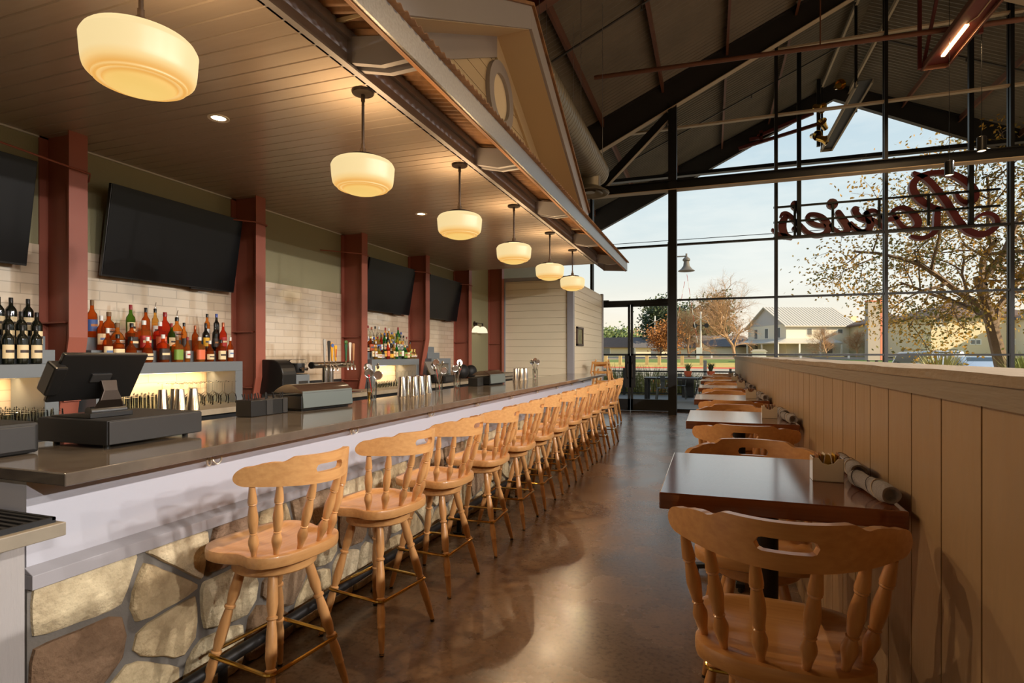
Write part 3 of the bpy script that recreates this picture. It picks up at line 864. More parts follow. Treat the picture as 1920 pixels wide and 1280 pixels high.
def make_stool(label, group):
    t = thing('bar_stool', label, 'stool', group=group)
    seat_mesh().build('seat', beech, t, smooth=True)
    back_rail().build('back_rail', beech, t, smooth=True)
    for xb, yb, xt in ((.052, -.198, .068), (.142, -.168, .178), (.196, -.108, .246)):
        for s_ in (-1, 1):
            m = MB(); turned(m, (s_ * xt, arc_y(xt) + 0.004, 0.982), (s_ * xb, yb, 0.695), SPP)
            m.build('spindle', beech_z, t, smooth=True)
    MB().lathe([(0, .637), (.12, .637), (.12, .655), (0, .655)], 24).build('swivel_plate', black_steel, t)
    MB().lathe([(0, .592), (.164, .592), (.171, .599), (.171, .632), (.164, .639), (0, .639)], 36).build('seat_ring', beech, t, smooth=True)
    for sx in (-1, 1):
        for sy in (-1, 1):
            m = MB(); turned(m, (sx * .088, sy * .088, .615), (sx * .212, sy * .212, .004), LEGP)
            lg = m.build('leg', beech_z, t, smooth=True)
            MB().cyl((sx * .2105, sy * .2105, .0), (sx * .210, sy * .210, .013), .0125, n=10).build('glide', black, lg)
    a = .186; r = .03; pts = []
    for cx, cy, a0 in ((a - r, a - r, 0), (-(a - r), a - r, 90), (-(a - r), -(a - r), 180), (a - r, -(a - r), 270)):
        for k in range(5):
            an = radians(a0 + 22.5 * k); pts.append((cx + r * cos(an), cy + r * sin(an), .245))
    MB().tube(pts, .0085, 8, closed=True).build('foot_ring', brass, t, smooth=True)
    t.scale = (1, 1, 1.015)
    return t


stool0 = make_stool('x', 'bar stools along the bar')
XST = -1.72
YST = (1.965, 2.68, 3.37, 4.10, 4.80, 5.44, 6.08, 6.76, 7.42, 8.08, 8.78, 9.62)
ROT = (-7, -9, -2, 3, 1, 2, 4, 2, 3, 1, 2, 0)
for i, (y, r) in enumerate(zip(YST, ROT)):
    o = stool0 if i == 0 else dup(stool0)
    o.location = (XST - (.055 if i == 0 else 0), y, 0); o.rotation_euler = (0, 0, pi / 2 + radians(r))
    o['label'] = ('%s pale wooden swivel stool along the bar, counted from the cash drawer' % ORD[i]) if i < 11 else 'pale wooden swivel stool at the bar end nearest the glass doors'

# ------------------------------------------------------------------ half wall with tables
hw = thing('half_wall', 'tan board half wall with rough capped ledge beside the tables', 'half wall')
mb = MB(); y = -1.6
XH = 0.525
gy = [1.416 + 0.2155 * k for k in range(-15, 58)]
prev = -1.8
for g in gy:
    if g > 13.8: break
    mb.box(XH, XH + 0.05, prev, g - 0.004, 0.0, 1.41); mb.box(XH + 0.005, XH + 0.05, g - 0.004, g + 0.004, 0.0, 1.41)
    prev = g + 0.004
mb.box(XH, XH + 0.05, prev, 13.86, 0, 1.41)
mb.build('board_face', bead_m, hw)
MB().box(XH + 0.05, XH + 0.17, -1.8, 13.86, 0, 1.41).build('core', bead_m, hw)
MB().box(XH - 0.022, XH, -1.8, 13.87, 1.398, 1.442).build('apron', apron_m, hw)
MB().box(XH - 0.004, XH + 0.2, 13.80, 13.88, 0, 1.442).build('end_post', bead_m, hw)
m = MB()
NY = 120
for i in range(NY + 1):
    yy = -1.8 + 15.7 * i / NY; j = 0.0025 * sin(yy * 9.1) + 0.002 * sin(yy * 23.7); m.v += [(XH - 0.03 + j, yy, 1.442), (XH - 0.03 + j * 1.4, yy, 1.4645 + j * 0.6), (XH + 0.23, yy, 1.4645), (XH + 0.23, yy, 1.442)]
    if i:
        a = 4 * (i - 1); b = 4 * i
        for k in range(4): m.f.append((a + k, a + (k + 1) % 4, b + (k + 1) % 4, b + k))
m.f += [(0, 3, 2, 1), (4 * NY, 4 * NY + 1, 4 * NY + 2, 4 * NY + 3)]
m.build('cap', cap_m, hw)

TY = (1.776, 3.74, 5.567, 7.493, 9.45, 11.28)
tables = []
t0 = None
def make_table():
    t = thing('bar_table', 'x', 'table', group='tall cherry tables along the half wall')
    MB().box(-.325, .325, -.376, .376, 1.03, 1.08).build('tabletop', cherry, t, bevel=.004)
    MB().cyl((0, 0, .05), (0, 0, 1.01), .045, n=18).build('pedestal', black_steel, t, smooth=True)
    MB().box(-.2, .2, -.2, .2, 1.012, 1.03).build('mount_plate', black_steel, t)
    for k in range(4):
        a = k * pi / 2
        d = Vector((cos(a), sin(a), 0))
        m = MB().bar(d * .02 + Vector((0, 0, .075)), d * .285 + Vector((0, 0, .04)), .055, .03)
        m.cyl(d * .27, d * .27 + Vector((0, 0, .03)), .016, n=10)
        m.build('foot', black_steel, t, bevel=.004)
    return t


t0 = make_table()
XT = 0.176
TL = ['tall cherry table closest to the big front chair, with sugar caddy and napkin rolls', 'tall cherry table second along the half wall', 'tall cherry table third along the half wall', 'tall cherry table fourth along the half wall', 'tall cherry table fifth along the half wall', 'tall cherry table at the glass end of the half wall']
for i, y in enumerate(TY):
    o = t0 if i == 0 else dup(t0)
    o.location = (XT, y + .376, 0); o['label'] = TL[i]
NMS = ['closest', 'second', 'third', 'fourth', 'fifth', 'sixth']
for i, y in enumerate(TY):
    yc = y + .376
    for s_ in (-1, 1):
        if i == 0 and s_ < 0: loc = (0.185, 1.79, 0); rz = radians(-3)
        else:
            loc = (XT + (0.0 if s_ > 0 else 0.02), yc + s_ * 0.41, 0); rz = (pi if s_ > 0 else 0) + radians(random.uniform(-5, 5))
        lab = 'wooden swivel stool in the very front, its back to the camera, at the closest table' if (i == 0 and s_ < 0) else \
            'wooden swivel stool on the %s side of the %s tall table' % ('far' if s_ > 0 else 'near', NMS[i])
        o = dup(stool0, loc, rz, lab, 'stools at the tall tables')

# sugar caddies, packets, napkin rolls
white_cer = mat('white_ceramic', S(232, 222, 204), 0.22, coat=0.3)
nap_m = mat('napkin_cloth', S(150, 146, 152), 0.85, bump=0.4, bscale=160, var=0.1, vscale=20, sheen=0.3)
nap_d = mat('napkin_hem', S(70, 66, 70), 0.9)
nap_w = mat('napkin_band', S(196, 180, 164), 0.85)
pk_y = mat('yellow_packet', S(222, 180, 70), 0.6); pk_b = mat('brown_packet', S(150, 98, 56), 0.6); pk_w = mat('white_packet', S(225, 215, 200), 0.6)


def caddy_mesh():
    m = MB(); wx, wy, h, t = .046, .031, .078, .004
    xs = [-wx, -wx * .62, -wx * .35, 0, wx * .35, wx * .62, wx]; hs = [h, h, h - .016, h - .021, h - .016, h, h]
    for s_ in (-1, 1):
        pts = [(x, 0) for x in xs] + [(x, z) for x, z in zip(reversed(xs), reversed(hs))]
        m.prism(pts, (0, s_ * wy - (t if s_ > 0 else 0), 0.0), (1, 0, 0), (0, 0, 1), (0, t, 0))
    m.box(-wx, -wx + t, -wy, wy, 0, h); m.box(wx - t, wx, -wy, wy, 0, h); m.box(-wx, wx, -wy, wy, 0, .005)
    return m


def roll_mesh():
    m = MB(); n = 22; prof = []
    for i in range(15):
        t = i / 14; y = -.12 + .24 * t
        r = .026 * (1 + .10 * sin(t * 7)) if 0 < i < 14 else .025
        ring = [(r * cos(2 * pi * k / n) * (1 + .06 * cos(2 * pi * k / n * 3 + t * 5)), y, .026 + r * .96 * sin(2 * pi * k / n)) for k in range(n)]
        m.v += ring
        if i:
            a = (i - 1) * n; b = i * n
            for k in range(n): m.f.append((a + k, a + (k + 1) % n, b + (k + 1) % n, b + k))
    # spiral ends, recessed
    for e, a in ((0, 0), (14, 14 * n)):
        y = -.12 if e == 0 else .12; s_ = 1 if e == 0 else -1
        o = len(m.v)
        m.v += [(0.018 * cos(2 * pi * k / n), y + s_ * .002, .026 + .018 * sin(2 * pi * k / n)) for k in range(n)]
        m.v += [(0.014 * cos(2 * pi * k / n), y + s_ * .022, .026 + .014 * sin(2 * pi * k / n)) for k in range(n)]
        for k in range(n):
            m.f.append((a + k, a + (k + 1) % n, o + (k + 1) % n, o + k)); m.f.append((o + k, o + (k + 1) % n, o + n + (k + 1) % n, o + n + k))
        m.f.append(tuple(o + n + k for k in range(n)))
    return m


cad0 = None
for i, y in enumerate(TY):
    yc = y + .376
    if cad0 is None:
        cad0 = thing('sugar_caddy', 'x', 'sugar caddy', group='white sugar caddies on the tall tables')
        caddy_mesh().build('bowl', white_cer, cad0, bevel=.0015)
        mb = MB()
        roll0 = thing('napkin_roll', 'x', 'napkin', group='grey napkin rolls on the tall tables')
        roll_mesh().build('cloth', nap_m, roll0, smooth=True)
        mb = MB()
        for yy, rr in ((-.03, .0288), (.075, .0280)):
            pts = [(rr * cos(2 * pi * k / 20), yy + .03 * sin(2 * pi * k / 20), .026 + rr * sin(2 * pi * k / 20)) for k in range(20)]
            mb.tube(pts, .0011, 5, closed=True)
        mb.build('hem', nap_d, roll0)
        mb = MB().tube([(.0284 * cos(2 * pi * k / 20), -.065 + .026 * sin(2 * pi * k / 20), .026 + .0284 * sin(2 * pi * k / 20)) for k in range(20)], .0022, 5, closed=True)
        mb.build('stripe', nap_w, roll0)
        cad, rol = cad0, roll0
    else:
        cad, rol = dup(cad0), dup(roll0)
    cad.location = (.365, yc - .02, 1.08); cad['label'] = 'white sugar caddy on the %s tall table' % NMS[i]
    rol.location = (.458, yc - .19, 1.08); rol.rotation_euler = (0, 0, radians(9 - i)); rol['label'] = 'grey napkin roll lying against the half wall on the %s tall table, nearer the camera' % NMS[i]
    r2 = dup(roll0, (.462, yc + .14, 1.08), radians(3), 'grey napkin roll behind the sugar caddy on the %s tall table' % NMS[i])
    if i < 4:
        for k in range(9):
            px = -.027 + .0068 * k; mt = (pk_b, pk_b, pk_w, pk_y, pk_y, pk_y, pk_w, pk_y, pk_b)[k] if i == 0 else (pk_b if k % 3 else pk_w)
            m = MB().obox((0, 0, .044), (.0022, .048, .076 + .004 * (k % 3)), Matrix.Rotation(radians(8 * ((k % 3) - 1)), 3, 'Y'))
            if i == 0 and k in (3, 4, 5): m = MB().obox((.006, -.008 + .007 * (k - 3), .042), (.056, .0022, .074), None)
            o = m.build('sugar_packet', mt, loc=(.365 + (px if not (i == 0 and k in (3, 4, 5)) else 0), yc - .02, 1.086))
            cn = 'yellow' if mt is pk_y else 'brown' if mt is pk_b else 'white'
            tag(o, '%s paper packet standing in the sugar caddy on the %s tall table' % (cn, NMS[i]), 'sugar packet', '%s packets in the %s table caddy' % (cn, NMS[i]))

# ------------------------------------------------------------------ bar pendants and recessed cans
opal = bpy.data.materials.new('opal_glass'); opal.use_nodes = True
_n = opal.node_tree.nodes; _l = opal.node_tree.links; _b = _n['Principled BSDF']
_b.inputs['Base Color'].default_value = (.10, .08, .05, 1); _b.inputs['Roughness'].default_value = 0.4
_tc = _n.new('ShaderNodeTexCoord'); _sp = _n.new('ShaderNodeSeparateXYZ'); _l.new(_tc.outputs['Object'], _sp.inputs[0])
_mr = _n.new('ShaderNodeMapRange'); _mr.inputs['From Max'].default_value = .21; _l.new(_sp.outputs['Z'], _mr.inputs['Value'])
_r = _n.new('ShaderNodeValToRGB'); _cr = _r.color_ramp
_cr.elements[0].position = 0; _cr.elements[0].color = (1.0, .66, .19, 1); _cr.elements[1].position = 1; _cr.elements[1].color = (1.0, .77, .38, 1)
for _p, _c in ((.10, (1.0, .62, .17)), (.145, (.92, .46, .10)), (.165, (1.0, .64, .23)), (.195, (.92, .46, .10)), (.27, (1.0, .66, .25)), (.40, (1.0, .76, .37))):
    _e = _cr.elements.new(_p); _e.color = (*_c, 1)
_l.new(_mr.outputs[0], _r.inputs['Fac']); _l.new(_r.outputs['Color'], _b.inputs['Emission Color'])
_b.inputs['Emission Strength'].default_value = 0.70
SH = [(.055, .212), (.12, .205), (.165, .19), (.182, .165), (.183, .15), (.176, .075), (.165, .052), (.148, .04), (.146, .033), (.135, .03), (.128, .034), (.118, .032), (.108, .022), (.09, .012), (.05, .003), (0, 0)]
SHS = [(p.x, p.y) for p in spline([(a, b, 0) for a, b in SH], 3)]
pend0 = None
for i, y in enumerate((1.482, 2.864, 4.229, 5.583, 6.98, 8.235)):
    if pend0 is None:
        pend0 = thing('pendant_lamp', 'x', 'pendant lamp', group='opal glass pendants over the bar')
        MB().lathe([(max(0, r), z) for r, z in SHS], 48).build('lamp_shade', opal, pend0, smooth=True)
        MB().lathe([(.10, .21), (.098, .222), (.05, .232), (.022, .236), (.018, .27), (0, .27)], 28).build('fitter', bronze, pend0, smooth=True)
        MB().cyl((0, 0, .25), (0, 0, .60), .0085, n=12).cyl((0, 0, .25), (0, 0, .30), .012, n=12).cyl((0, 0, .55), (0, 0, .6), .012, n=12).build('rod', bronze, pend0, smooth=True)
        MB().lathe([(0, .613), (.066, .613), (.066, .603), (.062, .596), (.02, .590), (0, .59)], 32).build('canopy', bronze, pend0, smooth=True)
        p = pend0
    else: p = dup(pend0)
    p.location = (-1.942, y, 2.445)
    p['label'] = ('%s opal glass pendant lamp over the bar from the cash drawer' % ORD[i]) if i < 5 else 'opal glass pendant lamp over the bar nearest the glass doors'
    # unseen disk light added above the shade for the pendant's upward glow
    ld = bpy.data.lights.new('pendant_uplight', 'AREA'); ld.shape = 'DISK'; ld.size = 0.24; ld.energy = PEND_UP; ld.color = (1.0, 0.66, 0.34)
    lo = bpy.data.objects.new('pendant_uplight', ld); COL.objects.link(lo); lo.location = (-1.942, y, 2.675); lo.rotation_euler = (pi, 0, 0)
    # the lamp's own light below the shade
    ld = bpy.data.lights.new('pendant_bulb', 'SPOT'); ld.energy = PEND_DN; ld.spot_size = radians(168); ld.spot_blend = .35; ld.shadow_soft_size = 0.0; ld.color = (1.0, 0.70, 0.40)
    lo = bpy.data.objects.new('pendant_bulb', ld); COL.objects.link(lo); lo.location = (-1.942, y, 2.33)
can0 = None
for i, (x, y) in enumerate(((-3.06, 1.5), (-3.06, 2.873), (-3.03, 5.579), (-2.97, 6.793), (-3.03, 4.22), (-3.03, 8.2), (-3.06, 0.1))):
    if i == 4: continue
    if can0 is None:
        can0 = thing('recessed_light', 'x', 'ceiling light', group='recessed lights in the bar ceiling')
        MB().lathe([(.045, -.002), (.066, -.004), (.068, 0), (.045, .02)], 28).build('trim_ring', white_cer, can0, smooth=True)
        MB().lathe([(0, .002), (.046, .002)], 28).build('lens', can_emit, can0)
        p = can0
    else: p = dup(can0)
    p.location = (x, y, ZC - .002); p['label'] = ['recessed ceiling light over the wine bottles', 'recessed ceiling light behind the second pendant', 'recessed ceiling light behind the fourth pendant', 'recessed ceiling light close to the fourth pendant shade', '', 'recessed ceiling light before the cream siding wall', 'recessed ceiling light over the low counter'][i]
    ld = bpy.data.lights.new('can_spot', 'SPOT'); ld.energy = CAN_W; ld.spot_size = radians(110); ld.spot_blend = 0.7; ld.shadow_soft_size = 0.04; ld.color = (1.0, 0.76, 0.48)
    lo = bpy.data.objects.new('can_spot', ld); COL.objects.link(lo); lo.location = (x, y, ZC - .012)
# ------------------------------------------------------------------ back bar: counter, cabinets, tiers
ZB = 1.06
bc = thing('back_counter', 'long back counter with concrete top and black coolers below', 'counter')
mb = MB().box(-4.18, -3.8, -1, 11.25, ZB - .045, ZB); mc = MB().box(-4.18, -3.86, -1, 11.25, .1, ZB - .045)
ye_ = [-1] + [v for yy in (2.68, 4.39, 6.17, 7.89, 9.56) for v in (yy - .015, yy + .14)] + [11.25]
for a, b_ in zip(ye_[::2], ye_[1::2]):
    mb.box(-4.5, -4.18, a, b_, ZB - .045, ZB); mc.box(-4.5, -4.18, a, b_, .1, ZB - .045)
mb.build('countertop', conc_edge, bc); mc.build('body', black_matte, bc)
y = 0.2
cool_g = mat('cooler_front', S(36, 36, 38), 0.15, coat=.4)
while y < 10.8:
    d = MB().box(-3.862, -3.84, y, y + .78, .14, .96).build('cooler_door', cool_g, bc, bevel=.004)
    MB().tube([(-3.84, y + .06, .55), (-3.815, y + .06, .56), (-3.815, y + .06, .84), (-3.84, y + .06, .85)], .006, 8).build('handle', steel, d, smooth=True)
    y += .8
MB().box(-4.49, -4.47, 4.55, 6.12, ZB, 1.19).build('backsplash', black_matte, bc)


def cabinet(y0, y1, label, tiers=(True, True), ty=None):
    t = thing('shelf_cabinet', label, 'cabinet', group='blue grey back bar cabinets')
    MB().box(-4.5, -4.15, y0, y1, 1.35, 1.437).box(-4.5, -4.15, y0, y0 + .085, ZB, 1.35).box(-4.5, -4.15, y1 - .085, y1, ZB, 1.35).build('case', cab_gray, t, bevel=.002)
    MB().box(-4.44, -4.42, y0 + .1, y1 - .1, 1.34, 1.349).build('led_strip', led_m, t)
    a, b = ty or (y0 + .03, y1 - .03)
    for k, (x0, x1, z1) in enumerate(((-4.345, -4.245, 1.532), (-4.46, -4.345, 1.627))):
        if tiers[k]: MB().box(x0, x1, a, b, 1.437, z1).build('riser', cab_gray, t, bevel=.002)
    ld = bpy.data.lights.new('cabinet_led', 'AREA'); ld.shape = 'RECTANGLE'; ld.size = .03; ld.size_y = y1 - y0 - .25; ld.energy = LED_W * (y1 - y0); ld.color = (1, .68, .34)
    lo = bpy.data.objects.new('cabinet_led', ld); COL.objects.link(lo); lo.location = (-4.40, (y0 + y1) / 2, 1.338); lo.rotation_euler = (0, radians(35), 0)
    return t


cabinet(1.0, 2.585, 'blue grey lit cabinet carrying the wine bottles', ty=(1.1, 2.62))
cabinet(2.83, 4.172, 'blue grey lit cabinet carrying the whiskey bottles')
cabinet(6.32, 7.58, 'blue grey lit cabinet carrying the colourful liquor bottles')
cabinet(7.98, 8.675, 'small blue grey lit cabinet with empty bottle steps', ty=(8.03, 8.45))

# ------------------------------------------------------------------ bottles


def liquor(name, tint, dif):
    m = glass(name, tint, .12)
    n = m.node_tree.nodes; l = m.node_tree.links
    mx = [k for k in n if k.type == 'MIX_SHADER'][0]; t = [k for k in n if k.type == 'BSDF_TRANSPARENT'][0]
    d = n.new('ShaderNodeBsdfDiffuse'); d.inputs['Color'].default_value = (*dif, 1)
    m2 = n.new('ShaderNodeMixShader'); m2.inputs[0].default_value = .18
    l.new(t.outputs[0], m2.inputs[1]); l.new(d.outputs[0], m2.inputs[2]); l.new(m2.outputs[0], mx.inputs[1])
    return m


G = {'amber': liquor('amber_liquor', (.92, .52, .18), (.60, .20, .04)), 'deep amber': liquor('deep_amber_liquor', (.80, .34, .10), (.40, .09, .02)), 'red': liquor('red_liquor', (.82, .22, .10), (.55, .06, .03)),
     'golden': liquor('golden_liquor', (.93, .66, .28), (.6, .35, .08)), 'green': liquor('green_glass', (.35, .55, .16), (.05, .12, .02)), 'bright green': liquor('bright_green_glass', (.2, .62, .25), (.03, .2, .05)),
     'clear': glass('clear_bottle', (.93, .95, .94), .16), 'black': mat('black_glass', S(16, 17, 15), .06, coat=.5), 'dark green': mat('wine_glass_dark', S(14, 18, 12), .05, coat=.5),
     'yellow': liquor('yellow_liquor', (.95, .80, .25), (.6, .42, .05)), 'blue': liquor('blue_glass', (.2, .35, .8), (.03, .06, .3)), 'gold': mat('gold_bottle', S(190, 150, 90), .25, .8)}
L = {'cream': mat('cream_paper', S(226, 204, 160), .6), 'white': mat('white_paper', S(228, 222, 212), .6), 'yellow': mat('yellow_paper', S(222, 168, 40), .6), 'red': mat('red_paper', S(170, 40, 34), .55),
     'dark': mat('dark_paper', S(50, 40, 36), .55), 'blue': mat('blue_paper', S(70, 100, 160), .55), 'green': mat('green_paper', S(120, 150, 60), .55), 'salmon': mat('salmon_paper', S(220, 110, 70), .55), 'silver': mat('silver_paper', S(180, 178, 172), .35, .4)}
CAPM = {'black': black, 'red': mat('red_cap', S(140, 24, 26), .4), 'cork': mat('cork_cap', S(120, 92, 62), .6), 'gold': mat('gold_cap', S(196, 160, 90), .3, .7), 'white': mat('white_cap', S(225, 222, 215), .4), 'blue': mat('blue_cap', S(60, 80, 150), .4), 'copper': mat('copper_cap', S(170, 96, 60), .35, .4), 'yellow': mat('yellow_cap', S(225, 170, 60), .45)}
PROF = {  # r, z of the glass body; then cap radius, cap z0, cap z1; label z0, z1, square?
    'wine': ([(.0, .004), (.026, .0), (.0315, .006), (.0315, .16), (.030, .172), (.022, .188), (.0125, .20), (.0115, .25)], .0122, .198, .252, .038, .125, 0),
    'tall': ([(0, .004), (.027, 0), (.032, .006), (.033, .15), (.030, .172), (.018, .19), (.0125, .205), (.0115, .245)], .0125, .232, .272, .045, .13, 0),
    'round': ([(0, .004), (.033, 0), (.039, .008), (.041, .06), (.040, .09), (.033, .122), (.018, .143), (.0135, .152), (.0125, .185)], .0145, .178, .212, .022, .075, 0),
    'square': ([(0, .003), (.033, 0), (.036, .006), (.036, .128), (.032, .142), (.017, .154), (.0135, .162), (.0125, .19)], .0145, .184, .215, .02, .105, 1),
    'slim': ([(0, .004), (.022, 0), (.0265, .006), (.0265, .16), (.024, .178), (.014, .196), (.0115, .21), (.011, .25)], .0125, .235, .27, .04, .12, 0),
    'squat': ([(0, .003), (.030, 0), (.037, .008), (.042, .055), (.040, .08), (.028, .105), (.016, .117), (.0125, .125), (.0125, .15)], .0145, .146, .176, .018, .065, 0),
    'ball': ([(0, .003), (.022, 0), (.036, .018), (.043, .045), (.038, .072), (.020, .09), (.013, .1), (.0125, .12)], .0135, .115, .145, .03, .055, 0),
}
BM = {}


def bottle_mesh(kind):
    if kind in BM: return BM[kind]
    prof, cr_, c0, c1, l0, l1, sq = PROF[kind]
    n = 24

    def shape(m):
        if not sq: return m
        out = []
        for v in m.v:
            r = sqrt(v[0] ** 2 + v[1] ** 2)
            if r > .025:
                a = atan2(v[1], v[0]); k = 1 / ((abs(cos(a)) ** 5 + abs(sin(a)) ** 5) ** .2); k = min(k, 1.22)
                out.append((v[0] * k, v[1] * k, v[2]))
            else: out.append(v)
        m.v = out; return m
    full = [prof[0]] + list(prof[1:]) + [(prof[-1][0], prof[-1][1]), (0, prof[-1][1])]
    b = shape(MB().lathe(full, n)).mesh('bottle_body', True)
    c = MB().lathe([(0, c0), (cr_, c0), (cr_, c1 - .002), (cr_ * .9, c1), (0, c1)], 14).mesh('bottle_cap', True)
    # label wraps the front half, facing +y
    rl = max(r for r, z in prof if True)
    lm = MB()
    for i in range(13):
        a = radians(90 - 78 + 156 * i / 12)
        for z in (l0, l1):
            zz = z; rr = 0
            for (r0, z0), (r1, z1) in zip(prof, prof[1:]):
                if z0 <= zz <= z1 and z1 > z0: rr = r0 + (r1 - r0) * (zz - z0) / (z1 - z0)
            rr += .0012
            lm.v.append((rr * cos(a), rr * sin(a), zz))
        if i: k = 2 * i; lm.f.append((k - 2, k, k + 1, k - 1))
    l_ = shape(lm).mesh('bottle_label', True, recalc=False)
    bd = MB()
    zt = l0 + (l1 - l0) * .62; zb = l0 + (l1 - l0) * .42
    for i in range(7):
        a = radians(90 - 44 + 88 * i / 6)
        for z in (zb, zt):
            rr = 0
            for (r0, z0), (r1, z1) in zip(prof, prof[1:]):
                if z0 <= z <= z1 and z1 > z0: rr = r0 + (r1 - r0) * (z - z0) / (z1 - z0)
            rr += .0022; bd.v.append((rr * cos(a), rr * sin(a), z))
        if i: k = 2 * i; bd.f.append((k - 2, k, k + 1, k - 1))
    bd_ = shape(bd).mesh('label_print', True, recalc=False)
    BM[kind] = (b, c, l_, bd_)
    return BM[kind]


def mobj(name, me, m, parent):
    o = bpy.data.objects.new(name, me); COL.objects.link(o); o.parent = parent
    if not me.materials: me.materials.append(m)
    o.material_slots[0].link = 'OBJECT'; o.material_slots[0].material = m
    return o


PR = {'dark': mat('print_dark', S(60, 46, 40), .6), 'art': mat('print_art', S(96, 120, 160), .6), 'tan': mat('print_tan', S(176, 120, 70), .6), 'cream': L['cream'], 'black': L['dark'], 'red': L['red']}


def bottle(kind, x, y, z, g, lab, cap, label, group, s=1.0, pr=None, pourer=False, rz=0):
    t = thing('liquor_bottle' if kind != 'wine' else 'wine_bottle', label, 'bottle', (x, y, z), -pi / 2 + rz, group)
    t.scale = (s, s, s)
    b, c, l_, bd = bottle_mesh(kind)
    mobj('glass', b, G[g], t); mobj('cap', c, CAPM[cap], t)
    if lab: mobj('label', l_, L[lab], t)
    if pr: mobj('label_print', bd, PR[pr], t)
    if pourer:
        z1 = PROF[kind][3]
        MB().cyl((0, 0, z1), (0, 0, z1 + .012), .007, n=10).tube([(0, 0, z1 + .01), (0, .003, z1 + .03), (0, .012, z1 + .055)], .0028, 6).build('pourer', steel, t, smooth=True)
    return t


# wine: three tiers
for r, (x, z, ysl, nm) in enumerate(((-4.205, 1.437, (2.16, 2.24, 2.32, 2.40, 2.48), 'front row'), (-4.295, 1.532, (2.20, 2.285, 2.372, 2.446, 2.537), 'middle step'), (-4.40, 1.627, (2.27, 2.375, 2.446, 2.546), 'top step'))):
    for k, y in enumerate(reversed(ysl)):
        bottle('wine', x, y, z, 'dark green', 'cream', 'black', '%s dark wine bottle from the red column in the %s, cream label' % (ORD[k], nm), 'wine bottles', pr='dark')
# whiskey shelf: kind, glass, label, cap, print, pourer, scale
ROWS = (
    (-4.39, 1.627, 'top step', ((2.963, 'tall', 'deep amber', 'blue', 'cork', 'tan', 0, 1.04), (3.089, 'squat', 'deep amber', 'silver', 'cork', 'dark', 0, 1.15), (3.263, 'tall', 'green', 'cream', 'red', 'black', 0, 1.0), (3.392, 'tall', 'deep amber', None, 'black', None, 0, .95),
        (3.475, 'slim', 'golden', 'white', 'black', 'dark', 1, .95), (3.565, 'round', 'red', None, 'red', None, 0, 1.1), (3.679, 'squat', 'amber', 'silver', 'black', 'dark', 1, 1.12), (3.993, 'slim', 'amber', 'silver', 'black', None, 0, .92), (4.097, 'slim', 'black', None, 'blue', None, 0, .95))),
    (-4.295, 1.532, 'middle step', ((2.966, 'tall', 'deep amber', 'cream', 'white', 'art', 0, .95), (3.087, 'squat', 'amber', 'silver', 'cork', 'dark', 0, 1.2), (3.2, 'square', 'deep amber', 'dark', 'black', 'cream', 0, 1.0), (3.303, 'square', 'amber', 'red', 'white', 'cream', 0, 1.12), (3.443, 'square', 'red', 'salmon', 'white', 'red', 0, 1.1),
        (3.549, 'tall', 'green', 'cream', 'red', 'black', 0, .85), (3.669, 'slim', 'amber', 'dark', 'black', None, 0, .9), (3.78, 'tall', 'deep amber', None, 'copper', None, 0, .82), (3.892, 'tall', 'black', 'yellow', 'black', 'black', 0, .92), (3.994, 'slim', 'black', 'dark', 'black', 'tan', 0, .95), (4.084, 'tall', 'red', 'red', 'copper', 'cream', 0, .98))),
    (-4.205, 1.437, 'front row', ((2.95, 'tall', 'deep amber', 'cream', 'white', 'art', 0, .95), (3.025, 'square', 'deep amber', 'cream', 'black', 'dark', 0, 1.0), (3.129, 'round', 'deep amber', 'cream', 'black', 'dark', 0, .95), (3.264, 'round', 'deep amber', 'cream', 'white', 'dark', 0, .95), (3.398, 'square', 'deep amber', 'dark', 'white', 'cream', 0, 1.05), (3.528, 'square', 'amber', 'green', 'cork', None, 0, 1.0),
        (3.626, 'slim', 'amber', 'white', 'red', 'red', 0, .78), (3.746, 'square', 'amber', 'salmon', 'white', None, 0, 1.0), (3.853, 'round', 'deep amber', 'cream', 'white', 'dark', 0, .88), (3.974, 'square', 'deep amber', 'cream', 'black', 'dark', 0, .92), (4.08, 'tall', 'deep amber', 'white', 'white', 'art', 0, .82))),
)
for x, z, nm, row in ROWS:
    for k, (y, kd, g, lb, cp, pr, po, s) in enumerate(row):
        bottle(kd, x, y, z, g, lb, cp, '%s whiskey bottle from the wine, %s: %s%s, %s cap' % (ORD[k], nm, g, (', %s label' % lb) if lb else '', cp), 'whiskey bottles', s, pr, po)
rb = random.Random(21)
kinds = ('tall', 'slim', 'round', 'square', 'tall', 'slim', 'squat')
for x, z, nm, n in ((-4.39, 1.627, 'top step', 13), (-4.295, 1.532, 'middle step', 13), (-4.205, 1.437, 'front row', 14)):
    ya, yb = (6.42, 7.46) if nm != 'front row' else (6.42, 7.40)
    for k in range(n):
        y = ya + (yb - ya) * k / (n - 1)
        g = rb.choice(('clear', 'clear', 'clear', 'golden', 'red', 'amber', 'bright green', 'black', 'yellow', 'clear', 'deep amber'))
        lb = rb.choice(('white', 'cream', 'blue', 'red', 'white', 'yellow', 'silver', 'green', 'salmon', 'white')); cp = rb.choice(('black', 'red', 'white', 'gold', 'black', 'blue', 'copper', 'yellow'))
        if nm == 'top step' and k == n - 2: g, lb, cp = 'bright green', 'green', 'red'
        if nm == 'top step' and k == 0: g, lb, cp = 'clear', 'silver', 'blue'
        bottle(rb.choice(kinds), x, y, z, g, lb, cp, '%s liquor bottle from the taps, %s: %s, %s label, %s cap' % (ORD[k], nm, g, lb, cp), 'colourful liquor bottles', rb.uniform(.85, 1.02), rb.choice(('dark', 'art', 'tan', 'red', None)), rb.random() < .12)
